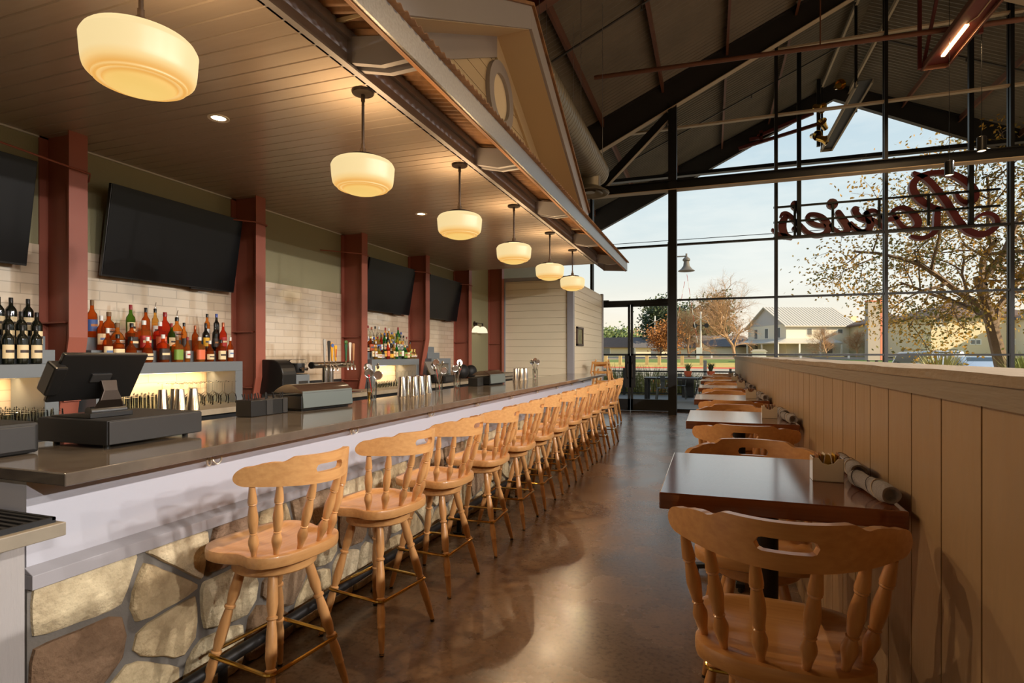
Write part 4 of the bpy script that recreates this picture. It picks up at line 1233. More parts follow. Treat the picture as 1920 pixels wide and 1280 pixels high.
for k, y in enumerate((7.45, 7.535)):
    bottle('ball', -4.205, y, 1.437, 'gold', 'white', 'gold', ('round gold bottle beside the colourful front row', 'round gold bottle at the very end of the colourful shelf')[k], 'round gold bottles', 1.0, 'tan')

# ------------------------------------------------------------------ glassware
gl = glass('drinking_glass', (.96, .97, .96), .22)
rock0 = MB().lathe([(.037, 0), (.036, .002), (.031, .085), (.030, .09), (0, .09)], 16)


def glass_obj(name, prof, n=16): return MB().lathe(prof, n).mesh(name, True)


rocks_me = glass_obj('rocks_glass', [(0, .094), (.030, .096), (.032, .09), (.038, .0), (.0362, .0), (.0305, .084), (0, .086)])
coll_me = glass_obj('tall_glass', [(0, .128), (.026, .13), (.0275, .124), (.031, .0), (.0293, .0), (.026, .118), (0, .12)])
wine_me = glass_obj('wine_glass', [(.030, 0), (.037, .03), (.038, .05), (.030, .082), (.010, .098), (.0035, .106), (.003, .185), (.008, .193), (.034, .196), (.034, .199), (0, .199), (.0, .1965)], 18)
shot_me = glass_obj('small_glass', [(0, .062), (.021, .064), (.026, 0), (.0245, 0), (.02, .056), (0, .058)])


def put(me, name, pts, m, labf, cat, group, z=ZB):
    for k, (x, y) in enumerate(pts):
        o = bpy.data.objects.new(name, me); COL.objects.link(o); o.location = (x, y, z)
        if not me.materials: me.materials.append(m)
        tag(o, labf, cat, group)


rg = random.Random(3)
put(coll_me, 'tall_glass', [(-4.36 + .1 * r, 2.97 + .066 * k + .02 * (r % 2)) for r in range(4) for k in range(7)], gl, 'clear tall glass upside down under the whiskey shelf', 'glass', 'tall glasses under the whiskey shelf')
put(wine_me, 'wine_glass', [(-4.34 + .115 * r, 3.50 + .085 * k) for r in range(3) for k in range(7)], gl, 'stemmed wine glass standing upside down under the whiskey shelf', 'glass', 'wine glasses under the whiskey shelf')
put(rocks_me, 'rocks_glass', [(-4.38 + .09 * r, 1.82 + .088 * k) for r in range(6) for k in range(8)], gl, 'clear rocks glass upside down under the wine shelf', 'glass', 'rocks glasses under the wine shelf')
put(shot_me, 'small_glass', [(-4.36 + .075 * r, 6.45 + .068 * k) for r in range(4) for k in range(10)], gl, 'small clear glass upside down under the colourful shelf', 'glass', 'small glasses under the colourful shelf')
put(wine_me, 'wine_glass', [(-4.30 + .12 * r, 7.20 + .11 * k) for r in range(2) for k in range(3)], gl, 'stemmed wine glass upside down under the colourful shelf', 'glass', 'wine glasses under the colourful shelf')
put(coll_me, 'tall_glass', [(-4.30 + .09 * r, 8.12 + .075 * k) for r in range(3) for k in range(7)], gl, 'clear tall glass upside down at the small cabinet', 'glass', 'tall glasses at the small cabinet')
tin_me = MB().lathe([(0, .172), (.028, .174), (.030, .168), (.0445, .002), (.046, 0), (.044, 0), (.029, .165), (0, .168)], 24).mesh('shaker_tin', True)
put(tin_me, 'shaker_tin', [(-3.93, 3.17), (-3.86, 3.26), (-3.95, 3.29), (-3.86, 3.38), (-3.95, 3.45)], steel, 'steel shaker tin upside down on the back counter behind the drawer', 'shaker', 'shaker tins on the back counter')
MAT_ = MB().box(-4.44, -3.86, 1.75, 2.55, ZB, ZB + .006).build('glass_mat', black_matte); tag(MAT_, 'black drip mat under the rocks glasses', 'mat')

# ------------------------------------------------------------------ televisions
tvscr = mat('tv_screen', S(20, 20, 21), .3, spec=.2)
for k, (y0, y1, lb) in enumerate(((1.28, 2.55, 'wall television above the wine bottles, cut off by the frame'), (3.05, 4.33, 'large wall television above the whiskey shelf'), (6.52, 7.75, 'wall television above the colourful liquor shelf'), (8.24, 9.49, 'wall television above the small empty cabinet'))):
    t = thing('television', lb, 'TV', (-4.30, (y0 + y1) / 2, 2.807), 0, 'black wall televisions')
    tl = Matrix.Rotation(-atan2(.115, .702), 3, 'Y').inverted()
    W = y1 - y0; H = .712
    M_ = Matrix(((-.0 - .1617 * -1, 0, 0), (0, 1, 0), (0, 0, 1)))
    ang = atan2(.115, .702)
    R_ = Matrix.Rotation(ang, 3, 'Y')
    MB().box(-.035, -.004, -W / 2, W / 2, -H, 0).xf(R_).build('housing', black, t, bevel=.004)
    MB().box(-.005, 0.0, -W / 2 + .006, W / 2 - .006, -H + .014, -.006).xf(R_).build('screen', tvscr, t)
    MB().box(-.02, .0, W * .12, W * .30, -H - .012, -H).xf(R_).build('sensor_bar', black, t)
    MB().box(-.21, -.14, -.2, .2, -.5, -.15).build('wall_mount', black_matte, t)

# ------------------------------------------------------------------ cash drawer, point of sale, printers on the bar
dark_grey = mat('dark_grey_plastic', S(44, 42, 40), .38, bump=.03, bscale=300)
cd = thing('cash_drawer', 'black cash drawer on the bar under the tablet register', 'cash drawer', (0, 0, 0))
MB().box(-2.655, -2.245, 1.572, 2.008, 1.14, 1.238).build('housing', black_matte, cd, bevel=.003)
MB().box(-2.248, -2.236, 1.576, 2.004, 1.143, 1.234).build('drawer_front', dark_grey, cd, bevel=.002)
for sx in (-2.6, -2.3):
    for sy in (1.61, 1.97): MB().cyl((sx, sy, 1.125), (sx, sy, 1.14), .012, n=12).build('foot', black, cd)
ps = thing('tablet_register', 'black tablet register on an arm above the cash drawer, seen from behind', 'register', (0, 0, 0))
ez = Vector((.113, 0, .186)).normalized(); ey = Vector((0, 1, 0)); ex = ey.cross(ez)
Mt = Matrix((ex, ey, ez)).transposed()
c = Vector((-2.4165, 1.658, 1.41))
b_ = MB().obox((0, 0, 0), (.022, .345, .222)); b_.xf(Mt)
b_.v = [tuple(Vector(v) + c) for v in b_.v]; b_.build('tablet', black, ps, bevel=.006)
b_ = MB().obox((-.0115, 0, 0), (.002, .325, .2)); b_.xf(Mt); b_.v = [tuple(Vector(v) + c) for v in b_.v]; b_.build('screen', tvscr, ps)
b_ = MB().obox((.004, -.178, .0), (.062, .05, .13)); b_.xf(Mt); b_.v = [tuple(Vector(v) + c) for v in b_.v]; b_.build('card_reader', black, ps, bevel=.008)
b_ = MB().obox((.013, .0, .0), (.012, .082, .04)); b_.xf(Mt); b_.v = [tuple(Vector(v) + c) for v in b_.v]; b_.build('mount', dark_grey, ps, bevel=.003)
m = MB(); q = c + ex * .02
pts = [(q.x, q.z - .008), (q.x + .012, q.z - .05), (-2.385, 1.31), (-2.40, 1.275)]
for i, (px, pz) in enumerate(pts):
    wd = (.033, .030, .046, .062)[i]
    m.v += [(px, 1.69 - wd, pz), (px, 1.69 + wd, pz), (px - .014, 1.69 + wd, pz - .004), (px - .014, 1.69 - wd, pz - .004)]
    if i:
        a = 4 * (i - 1)
        for k in range(4): m.f.append((a + k, a + (k + 1) % 4, a + 4 + (k + 1) % 4, a + 4 + k))
m.build('arm', bronze, ps, bevel=.003)
MB().cyl((-2.415, 1.615, 1.262), (-2.415, 1.765, 1.262), .022, n=20).build('hinge', black, ps, smooth=True)
MB().prism([(-2.62, 0), (-2.62, .006), (-2.43, .02), (-2.38, .02), (-2.38, 0)], (0, 1.60, 1.239), (1, 0, 0), (0, 0, 1), (0, .18, 0)).build('base_plate', black, ps, bevel=.002)
pr = thing('receipt_printer', 'black receipt printer on the bar edge, cut off by the frame', 'printer', (0, 0, 0))
MB().box(-2.68, -2.42, 1.20, 1.44, 1.128, 1.245).build('housing', black_matte, pr, bevel=.012)
MB().box(-2.424, -2.417, 1.215, 1.425, 1.14, 1.232).build('front_panel', dark_grey, pr, bevel=.003)

st = thing('straw_caddy', 'black bar caddy full of black straws beside the curved condiment box', 'caddy', (0, 0, 0))
MB().box(-2.70, -2.58, 2.66, 2.97, 1.126, 1.225).build('box', black, st, bevel=.004)
MB().box(-2.582, -2.576, 2.78, 2.83, 1.13, 1.22).box(-2.582, -2.576, 2.92, 2.96, 1.13, 1.22).build('clear_window', dark_grey, st)
for k in range(16):
    x = rg.uniform(-2.68, -2.60); y = rg.uniform(2.68, 2.95)
    o = MB().cyl((x, y, 1.14), (x + rg.uniform(-.02, .02), y - rg.uniform(-.01, .05), 1.262), .0032, n=6).build('straw', black_matte)
    tag(o, 'thin black straw standing in the black bar caddy', 'straw', 'black straws in the bar caddy')


def condiment(loc, rz, lab, s=1.0):
    t = thing('condiment_box', lab, 'condiment box', loc, rz, 'condiment boxes with curved lids')
    L_ = .50 * s; D = .26 * s
    MB().box(-D / 2, D / 2, -L_ / 2, L_ / 2, 0.012, .10).box(-D / 2 + .02, D / 2 - .02, -L_ / 2 + .02, L_ / 2 - .02, 0, .012).build('tray', black, t, bevel=.005)
    MB().prism([(D / 2, .015), (D / 2 + .012, .02), (D / 2 + .002, .13), (D / 2 - .01, .13)], (0, -L_ / 2 + .01, 0), (1, 0, 0), (0, 0, 1), (0, L_ - .02, 0)).build('front_panel', mat('panel_green_grey', S(88, 96, 94), .3), t, bevel=.002)
    m = MB(); n = 14; 
    pr_ = [(D / 2 - D * 1.02 * (1 - cos(pi / 2 * k / n)) - .0, .10 + .075 * sin(pi * (.5 + .5 * k / n)) + .0) for k in range(n + 1)]
    pr_ = [(D / 2 + .004 - (D + .02) * k / n, .118 + .056 * (1 - (1 - 2.2 * k / n) ** 2 if k / n < .45 else 1 - ((k / n - .45) / .55) ** 2)) for k in range(n + 1)]
    for (x, z) in pr_: m.v += [(x, -L_ / 2, z), (x, L_ / 2, z)]
    for k in range(n): m.f.append((2 * k, 2 * k + 1, 2 * k + 3, 2 * k + 2))
    for e in (0, 1): m.f.append(tuple(2 * k + e for k in range(n + 1)))
    m.build('curved_lid', smoke, t, smooth=True)
    return t


smoke = mat('smoky_lid', S(58, 44, 36), .12, coat=.3)
condiment((-2.63, 3.30, 1.126), radians(-8), 'black condiment box with curved smoky lid beside the straw caddy', .95)
condiment((-2.63, 6.62, 1.126), radians(-4), 'black condiment box with curved lid on the bar past the shaker tins', .9)
sc2 = MB().box(-2.70, -2.58, 6.12, 6.30, 1.126, 1.225).build('straw_caddy', black, bevel=.004); tag(sc2, 'black napkin and straw caddy on the bar past the shaker tins', 'caddy')

# mixing tools in glasses
red_p = mat('red_plastic', S(190, 30, 30), .4)


def tool_jar(loc, seed, lab, glassy=True):
    t = MB().lathe([(.036, .0), (.040, .15), (.0385, .15), (.035, .006), (0, .006), (0, 0)], 20).build('tool_jar', gl if glassy else steel, smooth=True)
    t.location = loc; tag(t, lab, 'jar', 'jars of bar tools')
    r = random.Random(seed)
    for k in range(8):
        a = r.uniform(0, 2 * pi); b0 = Vector((loc[0] + .015 * cos(a + pi), loc[1] + .015 * sin(a + pi), loc[2] + .01)); p1 = Vector((loc[0] + .05 * cos(a), loc[1] + .05 * sin(a), loc[2] + r.uniform(.2, .29)))
        m = MB().tube([b0, b0.lerp(p1, .5), p1], .0026, 6)
        if k % 3 == 0 and k != 6: m.sphere(p1, .016, 10, 6, (1, .4, 1.6))
        elif k % 3 == 1:
            d = (p1 - b0).normalized(); u = d.orthogonal().normalized(); w_ = d.cross(u)
            m.tube([p1 + (u * cos(2 * pi * i / 18) + d * sin(2 * pi * i / 18)) * .036 for i in range(18)], .003, 5, closed=True)
            m.lathe([(0, 0), (.033, 0)], 14, p1, Matrix((u, d, w_)).transposed())
        else: m.sphere(p1, .009, 8, 6)
        o = m.build('bar_tool', steel if k != 6 else red_p, smooth=True)
        tag(o, ('steel bar tool' if k != 6 else 'red topped bar stirrer') + ' standing in ' + lab, 'bar tool', 'tools in ' + lab)


tool_jar((-2.64, 4.02, 1.126), 1, 'the glass tool jar nearest the curved condiment box')
tool_jar((-2.66, 5.28, 1.126), 2, 'the glass tool jar just past the shaker tins')
tool_jar((-2.66, 5.72, 1.126), 4, 'the glass tool jar before the far condiment box')
tool_jar((-2.62, 8.55, 1.126), 5, 'the tool jar in front of the cream siding')
put(tin_me, 'shaker_tin', [(-2.62, 4.47), (-2.55, 4.56), (-2.64, 4.62), (-2.56, 4.70), (-2.65, 4.80), (-2.57, 4.86)], steel, 'steel shaker tin upside down on the bar edge mid way along', 'shaker', 'shaker tins mid bar', 1.126)
put(tin_me, 'shaker_tin', [(-2.66, 7.72), (-2.60, 7.80), (-2.67, 7.88), (-2.59, 7.95)], steel, 'steel shaker tin upside down near the far end of the bar', 'shaker', 'shaker tins at the far bar end', 1.126)
jig = MB().lathe([(0, .001), (.012, 0), (.006, .03), (.018, .07), (.016, .07), (.004, .032), (0, .032)], 16).build('jigger', brass, smooth=True); jig.location = (-2.60, 3.92, 1.126); tag(jig, 'brass jigger on the bar beside a glass tool jar', 'jigger')

# ------------------------------------------------------------------ beer tower
tt = thing('beer_tower', 'chrome T shaped beer tap tower behind the bar', 'beer tower', (0, 0, 0))
MB().cyl((-4.0, 4.97, 1.385), (-4.0, 5.62, 1.385), .034, n=24).build('manifold', steel, tt, smooth=True)
MB().cyl((-4.0, 4.95, 1.385), (-4.0, 4.972, 1.385), .036, n=24).build('end_cap', black, tt, smooth=True)
for y in (5.18, 5.275): MB().cyl((-4.0, y, ZB), (-4.0, y, 1.36), .033, n=20).cyl((-4.0, y, ZB), (-4.0, y, ZB + .015), .05, n=20).build('post', steel, tt, smooth=True)
HC = (('grey_handle', S(170, 165, 156)), ('black_handle', S(40, 36, 32)), ('yellow_handle', S(226, 158, 30)), ('orange_handle', S(236, 170, 40)), ('green_handle', S(40, 92, 58)), ('white_handle', S(214, 206, 190)), ('tan_handle', S(170, 120, 80)))
for k, y in enumerate((5.075, 5.15, 5.20, 5.265, 5.455, 5.53, 5.595)):
    m = MB().cyl((-3.965, y, 1.385), (-3.92, y, 1.385), .010, n=10).tube([(-3.925, y, 1.385), (-3.905, y, 1.37), (-3.90, y, 1.325)], .0095, 10).cyl((-3.925, y, 1.385), (-3.925, y, 1.43), .007, n=8)
    f = m.build('faucet', chrome, tt, smooth=True)
    H = (.235, .22, .20, .17, .19, .21, .20)[k]
    hm = mat(HC[k][0], HC[k][1], .4)
    h = MB()
    h.v = []; pr_ = [(.009, 0), (.012, .25), (.017, .6), (.022, .82), (.024, .95), (.016, 1.0)]
    for r, t in pr_: h.v += [(-3.925 + (-.006), y - r, 1.43 + H * t), (-3.925 + .006, y - r, 1.43 + H * t), (-3.925 + .006, y + r, 1.43 + H * t), (-3.925 - .006, y + r, 1.43 + H * t)]
    for i in range(len(pr_) - 1):
        a = 4 * i
        for j in range(4): h.f.append((a + j, a + (j + 1) % 4, a + 4 + (j + 1) % 4, a + 4 + j))
    h.f += [(3, 2, 1, 0), (20, 21, 22, 23)]
    ho = h.build('tap_handle', hm, f, bevel=.003)
    if k == 3:
        ho2 = MB().box(-3.9185, -3.9165, y - .007, y + .007, 1.47, 1.56).build('handle_badge', CAPM['red'], f)
    if k == 2: MB().lathe([(0, .003), (.022, .003), (.022, -.003), (0, -.003)], 18, (-3.918, y, 1.43 + H * .85), Matrix.Rotation(pi / 2, 3, 'Y')).build('handle_badge', L['blue'], f)
    if k == 4:
        for q in range(5): MB()
        MB().sphere((-3.925, y, 1.64), .03, 10, 6, (.5, 1, .8)).build('handle_badge', mat('leaf_green', S(70, 110, 50), .5), f, smooth=True)
dt = MB().box(-4.15, -3.84, 4.92, 5.68, ZB, ZB + .012).build('drip_tray', steel, bevel=.002); tag(dt, 'steel drip tray under the beer tap tower', 'tray')

# ------------------------------------------------------------------ frozen drink / juice machine beside the taps
jm = thing('juice_machine', 'black and grey juice machine with clear hood beside the beer taps', 'juice machine', (-4.08, 4.66, ZB))
pf = [(-.20, .05), (.10, .05), (.13, .10), (.13, .24)] + [(.13 - .15 * (1 - cos(t)), .24 + .15 * sin(t)) for t in [k * pi / 2 / 7 for k in range(8)]] + [(-.16, .39), (-.20, .34)]
MB().prism([(x, z) for x, z in pf], (0, -.19, 0), (1, 0, 0), (0, 0, 1), (0, .20, 0)).build('housing', black, jm, bevel=.012)
MB().box(-.18, .125, .02, .19, .05, .24).build('body', black_matte, jm, bevel=.01)
MB().box(.124, .137, .0, .20, .0, .235).build('front_panel', cab_gray, jm, bevel=.012)
MB().box(.136, .141, .03, .17, .02, .17).build('grille', dark_grey, jm, bevel=.006)
MB().lathe([(0, .0), (.07, 0), (.075, .02), (.075, .1), (0, .1)], 24, (.06, .10, .25), None).build('squeezer', black, jm, smooth=True)
MB().cyl((.135, .07, .29), (.16, .07, .29), .02, n=16).cyl((.135, .14, .29), (.155, .14, .29), .016, n=16).build('knob', chrome, jm, smooth=True)
MB().box(-.10, .11, .0, .20, .33, .39).build('clear_hood', gl, jm, bevel=.02)
for sx in (-.15, .1):
    for sy in (-.15, .15): MB().cyl((sx, sy, 0), (sx, sy, .052), .015, n=12).build('foot', black, jm)
for k in range(3):
    o = bpy.data.objects.new('small_glass', shot_me); COL.objects.link(o); o.location = (-4.0 + .05 * (k % 2), 4.90 + .055 * k, ZB); tag(o, 'small clear glass beside the juice machine', 'glass', 'glasses beside the juice machine')

# second register on the back counter
r2 = thing('tablet_register', 'tablet register with grey screen on the back counter before the small cabinet', 'register', (-3.95, 7.78, ZB), 0)
MB().box(-.16, .14, -.02, .34, .012, .115).build('cash_box', black_matte, r2, bevel=.004)
MB().box(.14, .146, .0, .32, .03, .10).build('cash_front', dark_grey, r2)
b_ = MB().obox((0, 0, 0), (.02, .30, .22)); b_.xf(Matrix.Rotation(radians(-30), 3, 'Y')); b_.v = [(v[0] - .02, v[1] - .12, v[2] + .235) for v in b_.v]; b_.build('tablet', mat('grey_screen', S(110, 104, 96), .3), r2, bevel=.004)
MB().box(-.12, .0, -.12, -.02, .11, .2).build('stand', black, r2, bevel=.004)
for k, (y, s_) in enumerate(((9.05, .14), (9.42, .13))):
    o = MB().sphere((-4.1, y, ZB + .005 + s_), s_, 14, 10, (.8, 1, .9)).build('bag', black_matte, smooth=True)
    o.data.transform(Matrix.Translation((0, 0, -.0)))
    tag(o, ('round black bag on the back counter next to the far screen column', 'round black bag on the back counter closest to the sconce')[k], 'bag')
sh = MB().box(-4.35, -3.72, 9.75, 11.2, ZB + .02, ZB + .075).build('pass_shelf', conc_edge, bevel=.004); tag(sh, 'pale shelf at the far end of the back counter', 'shelf')

# ------------------------------------------------------------------ wall sconce, picture, high chairs
sn = thing('wall_sconce', 'bronze wall sconce with two white bell shades near the cream wall', 'sconce', (0, 0, 0))
MB().lathe([(0, .0), (.055, 0), (.05, .02), (0, .025)], 20, (XW, 10.55, 2.12), Matrix.Rotation(pi / 2, 3, 'Y')).tube([(XW + .01, 10.55, 2.12), (XW + .12, 10.55, 2.13), (XW + .12, 10.39, 2.13), (XW + .12, 10.71, 2.13)], .009, 8).build('bracket', bronze, sn, smooth=True)
for y in (10.40, 10.70):
    MB().lathe([(.012, .13), (.02, .13), (.05, .115), (.09, .07), (.107, 0), (.102, 0), (.085, .066), (.045, .108), (.012, .12)], 24, (XW + .12, y, 1.94)).build('lamp_shade', emitter('sconce_glow', (1.0, .80, .55), .95), sn, smooth=True)
    MB().cyl((XW + .12, y, 2.06), (XW + .12, y, 2.135), .016, n=12).build('socket', bronze, sn, smooth=True)
pc = thing('framed_picture', 'small dark framed landscape picture on the side of the cream wall', 'picture', (0, 0, 0))
mb = MB()
for a in ((11.86, 12.48, 1.69, 1.735), (11.86, 12.48, 2.055, 2.10), (11.86, 11.93, 1.69, 2.10), (12.41, 12.48, 1.69, 2.10)): mb.box(-2.722, -2.685, a[0], a[1], a[2], a[3])
mb.build('frame', mat('dark_frame', S(66, 44, 30), .4), pc, bevel=.003)
MB().box(-2.72, -2.708, 11.92, 12.42, 1.73, 2.06).build('canvas', mat('painted_landscape', S(170, 160, 120), .6, var=.5, vscale=9, vcol=S(80, 86, 54)), pc)


def high_chair(loc, rz, lab):
    t = thing('high_chair', lab, 'high chair', loc, rz, 'nested wooden high chairs')
    for sx in (-1, 1):
        for sy in (-1, 1):
            MB().bar((sx * .15, sy * .14, .74), (sx * .25, sy * .24, 0.01), .032, .028).build('leg', pine, t, bevel=.004)
    MB().box(-.17, .17, -.16, .14, .50, .518).build('seat', pine, t, bevel=.003)
    for sy in (-1,):
        MB().box(-.165, .165, -.165, -.145, .62, .72).build('back_slat', pine, t, bevel=.004)
    for sx in (-1, 1): MB().bar((sx * .165, -.15, .70), (sx * .165, .15, .70), .022, .05).build('arm_rail', pine, t, bevel=.004)
    MB().bar((-.17, .16, .70), (.17, .16, .70), .022, .05).build('front_rail', pine, t, bevel=.004)
    MB().box(-.2, .2, .19, .215, .22, .25).build('foot_bar', pine, t, bevel=.003)
    for sx in (-1, 1): MB().lathe([(0, 0), (.016, 0), (.02, .02), (.016, .04), (0, .045)], 12, (sx * .14, -.15, .735)).build('knob', pine, t, smooth=True)
    return t


HCL = ('wooden high chair at the bottom of the nested stack by the doors', 'wooden high chair second from the bottom of the nested stack', 'wooden high chair third from the bottom of the nested stack', 'wooden high chair on top of the nested stack by the doors')
h0 = high_chair((-2.13, 12.45, 0), pi, HCL[0])
for k in range(1, 4): dup(h0, (-2.13 - .055 * k, 12.45, .205 * k), pi, HCL[k])
# ------------------------------------------------------------------ hall fittings: duct, pipes, troughs, cylinder pendants
duct_m = mat('spiral_duct', S(142, 134, 118), .42, .55, var=.15, vscale=2)
du = thing('spiral_duct', 'round grey spiral duct running above the bar roof with a drop diffuser', 'duct', (0, 0, 0))
DX, DZ, DR = -2.12, 5.02, .27
pts = [(DX, -3, DZ), (DX, 10.75, DZ)]
MB().cyl((DX, -3, DZ), (DX, 10.9, DZ), DR, n=40).build('pipe', duct_m, du, smooth=True)
m = MB(); y = 3.0
while y < 10.8:
    m.tube([(DX + (DR + .001) * cos(2 * pi * k / 32), y + .11 * k / 32, DZ + (DR + .001) * sin(2 * pi * k / 32)) for k in range(33)], .006, 4); y += .11
m.build('spiral_seam', duct_m, du, smooth=True)
MB().cyl((DX - .02, 10.45, DZ - .15), (DX - .02, 10.45, 4.62), .20, n=32).build('drop', duct_m, du, smooth=True)
MB().lathe([(.19, .0), (.36, -.10), (.37, -.12), (.35, -.13), (.30, -.10), (.18, -.03)], 36, (DX - .02, 10.45, 4.63)).lathe([(.24, -.10), (.25, -.13), (.12, -.07), (.12, -.05)], 36, (DX - .02, 10.45, 4.63)).lathe([(0, -.10), (.10, -.11), (.10, -.09), (0, -.08)], 24, (DX - .02, 10.45, 4.63)).build('diffuser', duct_m, du, smooth=True)
for y in (6.2, 8.4, 10.2):
    MB().cyl((DX + DR, y, DZ), (DX + DR, y, roof_z(DX + DR) - .1), .004, n=6).cyl((DX - DR, y, DZ), (DX - DR, y, roof_z(DX - DR) - .1), .004, n=6).build('hanger_wire', galv, du)


def pipe(name, pts, r, m_, lab, cat='pipe', grp=None):
    o = MB().tube(pts, r, 12).build(name, m_, smooth=True); tag(o, lab, cat, grp); return o


pipe('tie_rod', [(-2.35, 12.0, 7.42), (10.4, 12.0, 7.08)], .045, brown_steel, 'long brown tie pipe crossing the hall under the roof', 'tie rod')
MB().cyl((1.95, 12.0, 7.32), (1.95, 12.0, roof_z(1.95) - .1), .012, n=8).build('hanger_rod', brown_steel, None).name
tag(bpy.data.objects['hanger_rod'], 'thin brown hanger rod above the long tie pipe', 'rod')
sp_m = mat('sprinkler_pipe', S(56, 52, 48), .5)
for k, y in enumerate((6.9, 10.6, 17.6)):
    zo = -.32
    pts = [(x, y, roof_z(x) + zo) for x in (-5.5, RX, 13.2)]
    o = MB().tube(pts, .022, 10)
    for x in (-3.5, -1.2, 1.1, 6.2, 8.6, 10.8): o.cyl((x, y, roof_z(x) + zo), (x, y, roof_z(x) + zo - .10), .014, n=8).cyl((x, y, roof_z(x) + zo - .1), (x, y, roof_z(x) + zo - .105), .03, n=10)
    o = o.build('sprinkler_pipe', sp_m, smooth=True)
    tag(o, ('sprinkler pipe along the roof slope nearest the bar dormer', 'sprinkler pipe along the roof slope before the glass front', 'sprinkler pipe under the patio canopy outside the glass')[k], 'pipe', 'sprinkler pipes')


def trough(name, lab, cx, z, y0, y1, w, lamp=True, posts=()):
    t = thing(name, lab, 'light trough', (0, 0, 0), 0, 'hanging steel light troughs')
    MB().box(cx - w / 2, cx + w / 2, y0, y1, z + .085, z + .095).build('pan', dark_red if lamp else dark_steel, t)
    for s_ in (-1, 1): MB().box(cx + s_ * w / 2 - .006, cx + s_ * w / 2 + .006, y0, y1, z, z + .10).box(cx + s_ * w / 2 - .035 if s_ > 0 else cx - w / 2, cx + w / 2 if s_ > 0 else cx - w / 2 + .035, y0, y1, z, z + .006).build('side_rail', brown_steel if lamp else tan_steel, t)
    MB().box(cx - w / 2, cx + w / 2, y1 - .008, y1, z, z + .10).build('end_plate', brown_steel if lamp else tan_steel, t)
    for x, y in posts:
        MB().box(x - .03, x + .03, y - .03, y + .03, z, roof_z(x) - .15).build('hanger_post', dark_red if lamp else black_steel, t)
    return t


t = trough('light_trough', 'brown steel truss trough with a glowing linear lamp under the ridge', 4.07, 7.0, 3.0, 13.0, .44, True, ((3.80, 12.9), (4.36, 11.8), (3.85, 9.6), (4.3, 7.2)))
for k in range(4):
    y = 12.9 - 2.4 * k
    MB().bar((3.86, y, 7.05), (3.86, y - 1.2, 8.6), .05, .05).bar((3.86, y - 1.2, 8.6), (3.86, y - 2.4, 7.05), .05, .05).build('truss_web', dark_red, t)
MB().bar((3.86, 13, 8.6), (3.86, 3, 8.6), .07, .07).build('truss_chord', dark_red, t)
for k, y in enumerate((11.55, 8.3, 5.0)):
    MB().box(4.05, 4.11, y, y + 1.05, 7.045, 7.075).build('linear_lamp', emitter('linear_glow', (1.0, .62, .25), 6.5) if k == 0 else MATS['linear_glow'], t)
    MB().tube([(4.08, y, 7.08), (4.16, y - .2, 7.08), (4.16, y - 2.0, 7.08)], .012, 6).build('cable', tan_steel, t)
    ld = bpy.data.lights.new('trough_light', 'AREA'); ld.shape = 'RECTANGLE'; ld.size = .06; ld.size_y = 1.0; ld.energy = 60; ld.color = (1, .66, .34)
    lo = bpy.data.objects.new('trough_light', ld); COL.objects.link(lo); lo.location = (4.08, y + .52, 7.04)
t = trough('light_trough', 'grey channel trough hanging under the patio canopy outside the glass', 3.52, 8.05, 15.75, 20.6, .34, False, ((3.36, 15.9), (3.70, 17.5), (3.36, 20.4)))
fl = thing('flood_light', 'cluster of brassy flood lights on the canopy post outside', 'flood light', (3.2, 20.0, 8.25))
for k, (dx, dz, a) in enumerate(((-.10, .15, 20), (.12, .42, -30), (-.02, .95, 40), (.5, 1.5, 10), (.05, -.12, 60))):
    R_ = Matrix.Rotation(radians(90 + a), 3, 'X') @ Matrix.Rotation(radians(a), 3, 'Y')
    MB().lathe([(0, -.17), (.08, -.17), (.10, .02), (.16, .15), (.145, .15), (.08, .03), (0, .02)], 20, (dx, -.1 * k, dz), R_).build('lamp_head', brass, fl, smooth=True)
MB().box(-.05, .05, -.05, .05, -.2, 1.9).build('post', black_steel, fl)
cyl0 = None
CYLS = ((3.98, 12.0, 4.67), (4.45, 12.0, 5.04)) + tuple((x, y, 3.9) for x in (5.0, 7.8) for y in (-2.0, 1.0, 4.0, 7.0))  # after the first two, unseen pendants added to light the bar front
for i, (x, y, z) in enumerate(CYLS):
    if cyl0 is None:
        cyl0 = thing('cylinder_pendant', 'x', 'pendant lamp', group='black cylinder pendants')
        MB().lathe([(.062, 0), (.07, 0), (.07, .24), (.06, .25), (0, .25)], 28).build('lamp_shade', black, cyl0, smooth=True)
        MB().lathe([(0, .012), (.062, .012)], 28).build('lens', emitter('cylinder_lens', (1.0, .66, .32), 3.2), cyl0)
        p = cyl0
    else: p = dup(cyl0)
    p.location = (x, y, z)
    MB().cyl((0, 0, .25), (0, 0, roof_z(x) - z - .02), .005, n=6).build('cord', black, p)
    p['label'] = ('black cylinder pendant hanging in front of the red sign letter', 'black cylinder pendant hanging just above the steel beam')[i] if i < 2 else 'added unseen cylinder pendant lighting the bar front'
    ld = bpy.data.lights.new('cylinder_spot', 'SPOT'); ld.energy = HALL_FILL_W if i > 1 else 20; ld.spot_size = radians(176); ld.spot_blend = .15; ld.shadow_soft_size = .06; ld.color = HALL_COL
    lo = bpy.data.objects.new('cylinder_spot', ld); COL.objects.link(lo); lo.location = (x, y, z + .005)

# ------------------------------------------------------------------ outside
def atx(px, Y):
    a = (px - 960) / 1060; c_, s_ = cos(.33815), sin(.33815)
    return Y * (-s_ + a * c_) / (c_ + a * s_)


def dep(px, Y):
    a = (px - 960) / 1060; return Y / (cos(.33815) + a * sin(.33815))


def zat(px, py, Y): return 1.5 + (664.4 - py) / 1060 * dep(px, Y)


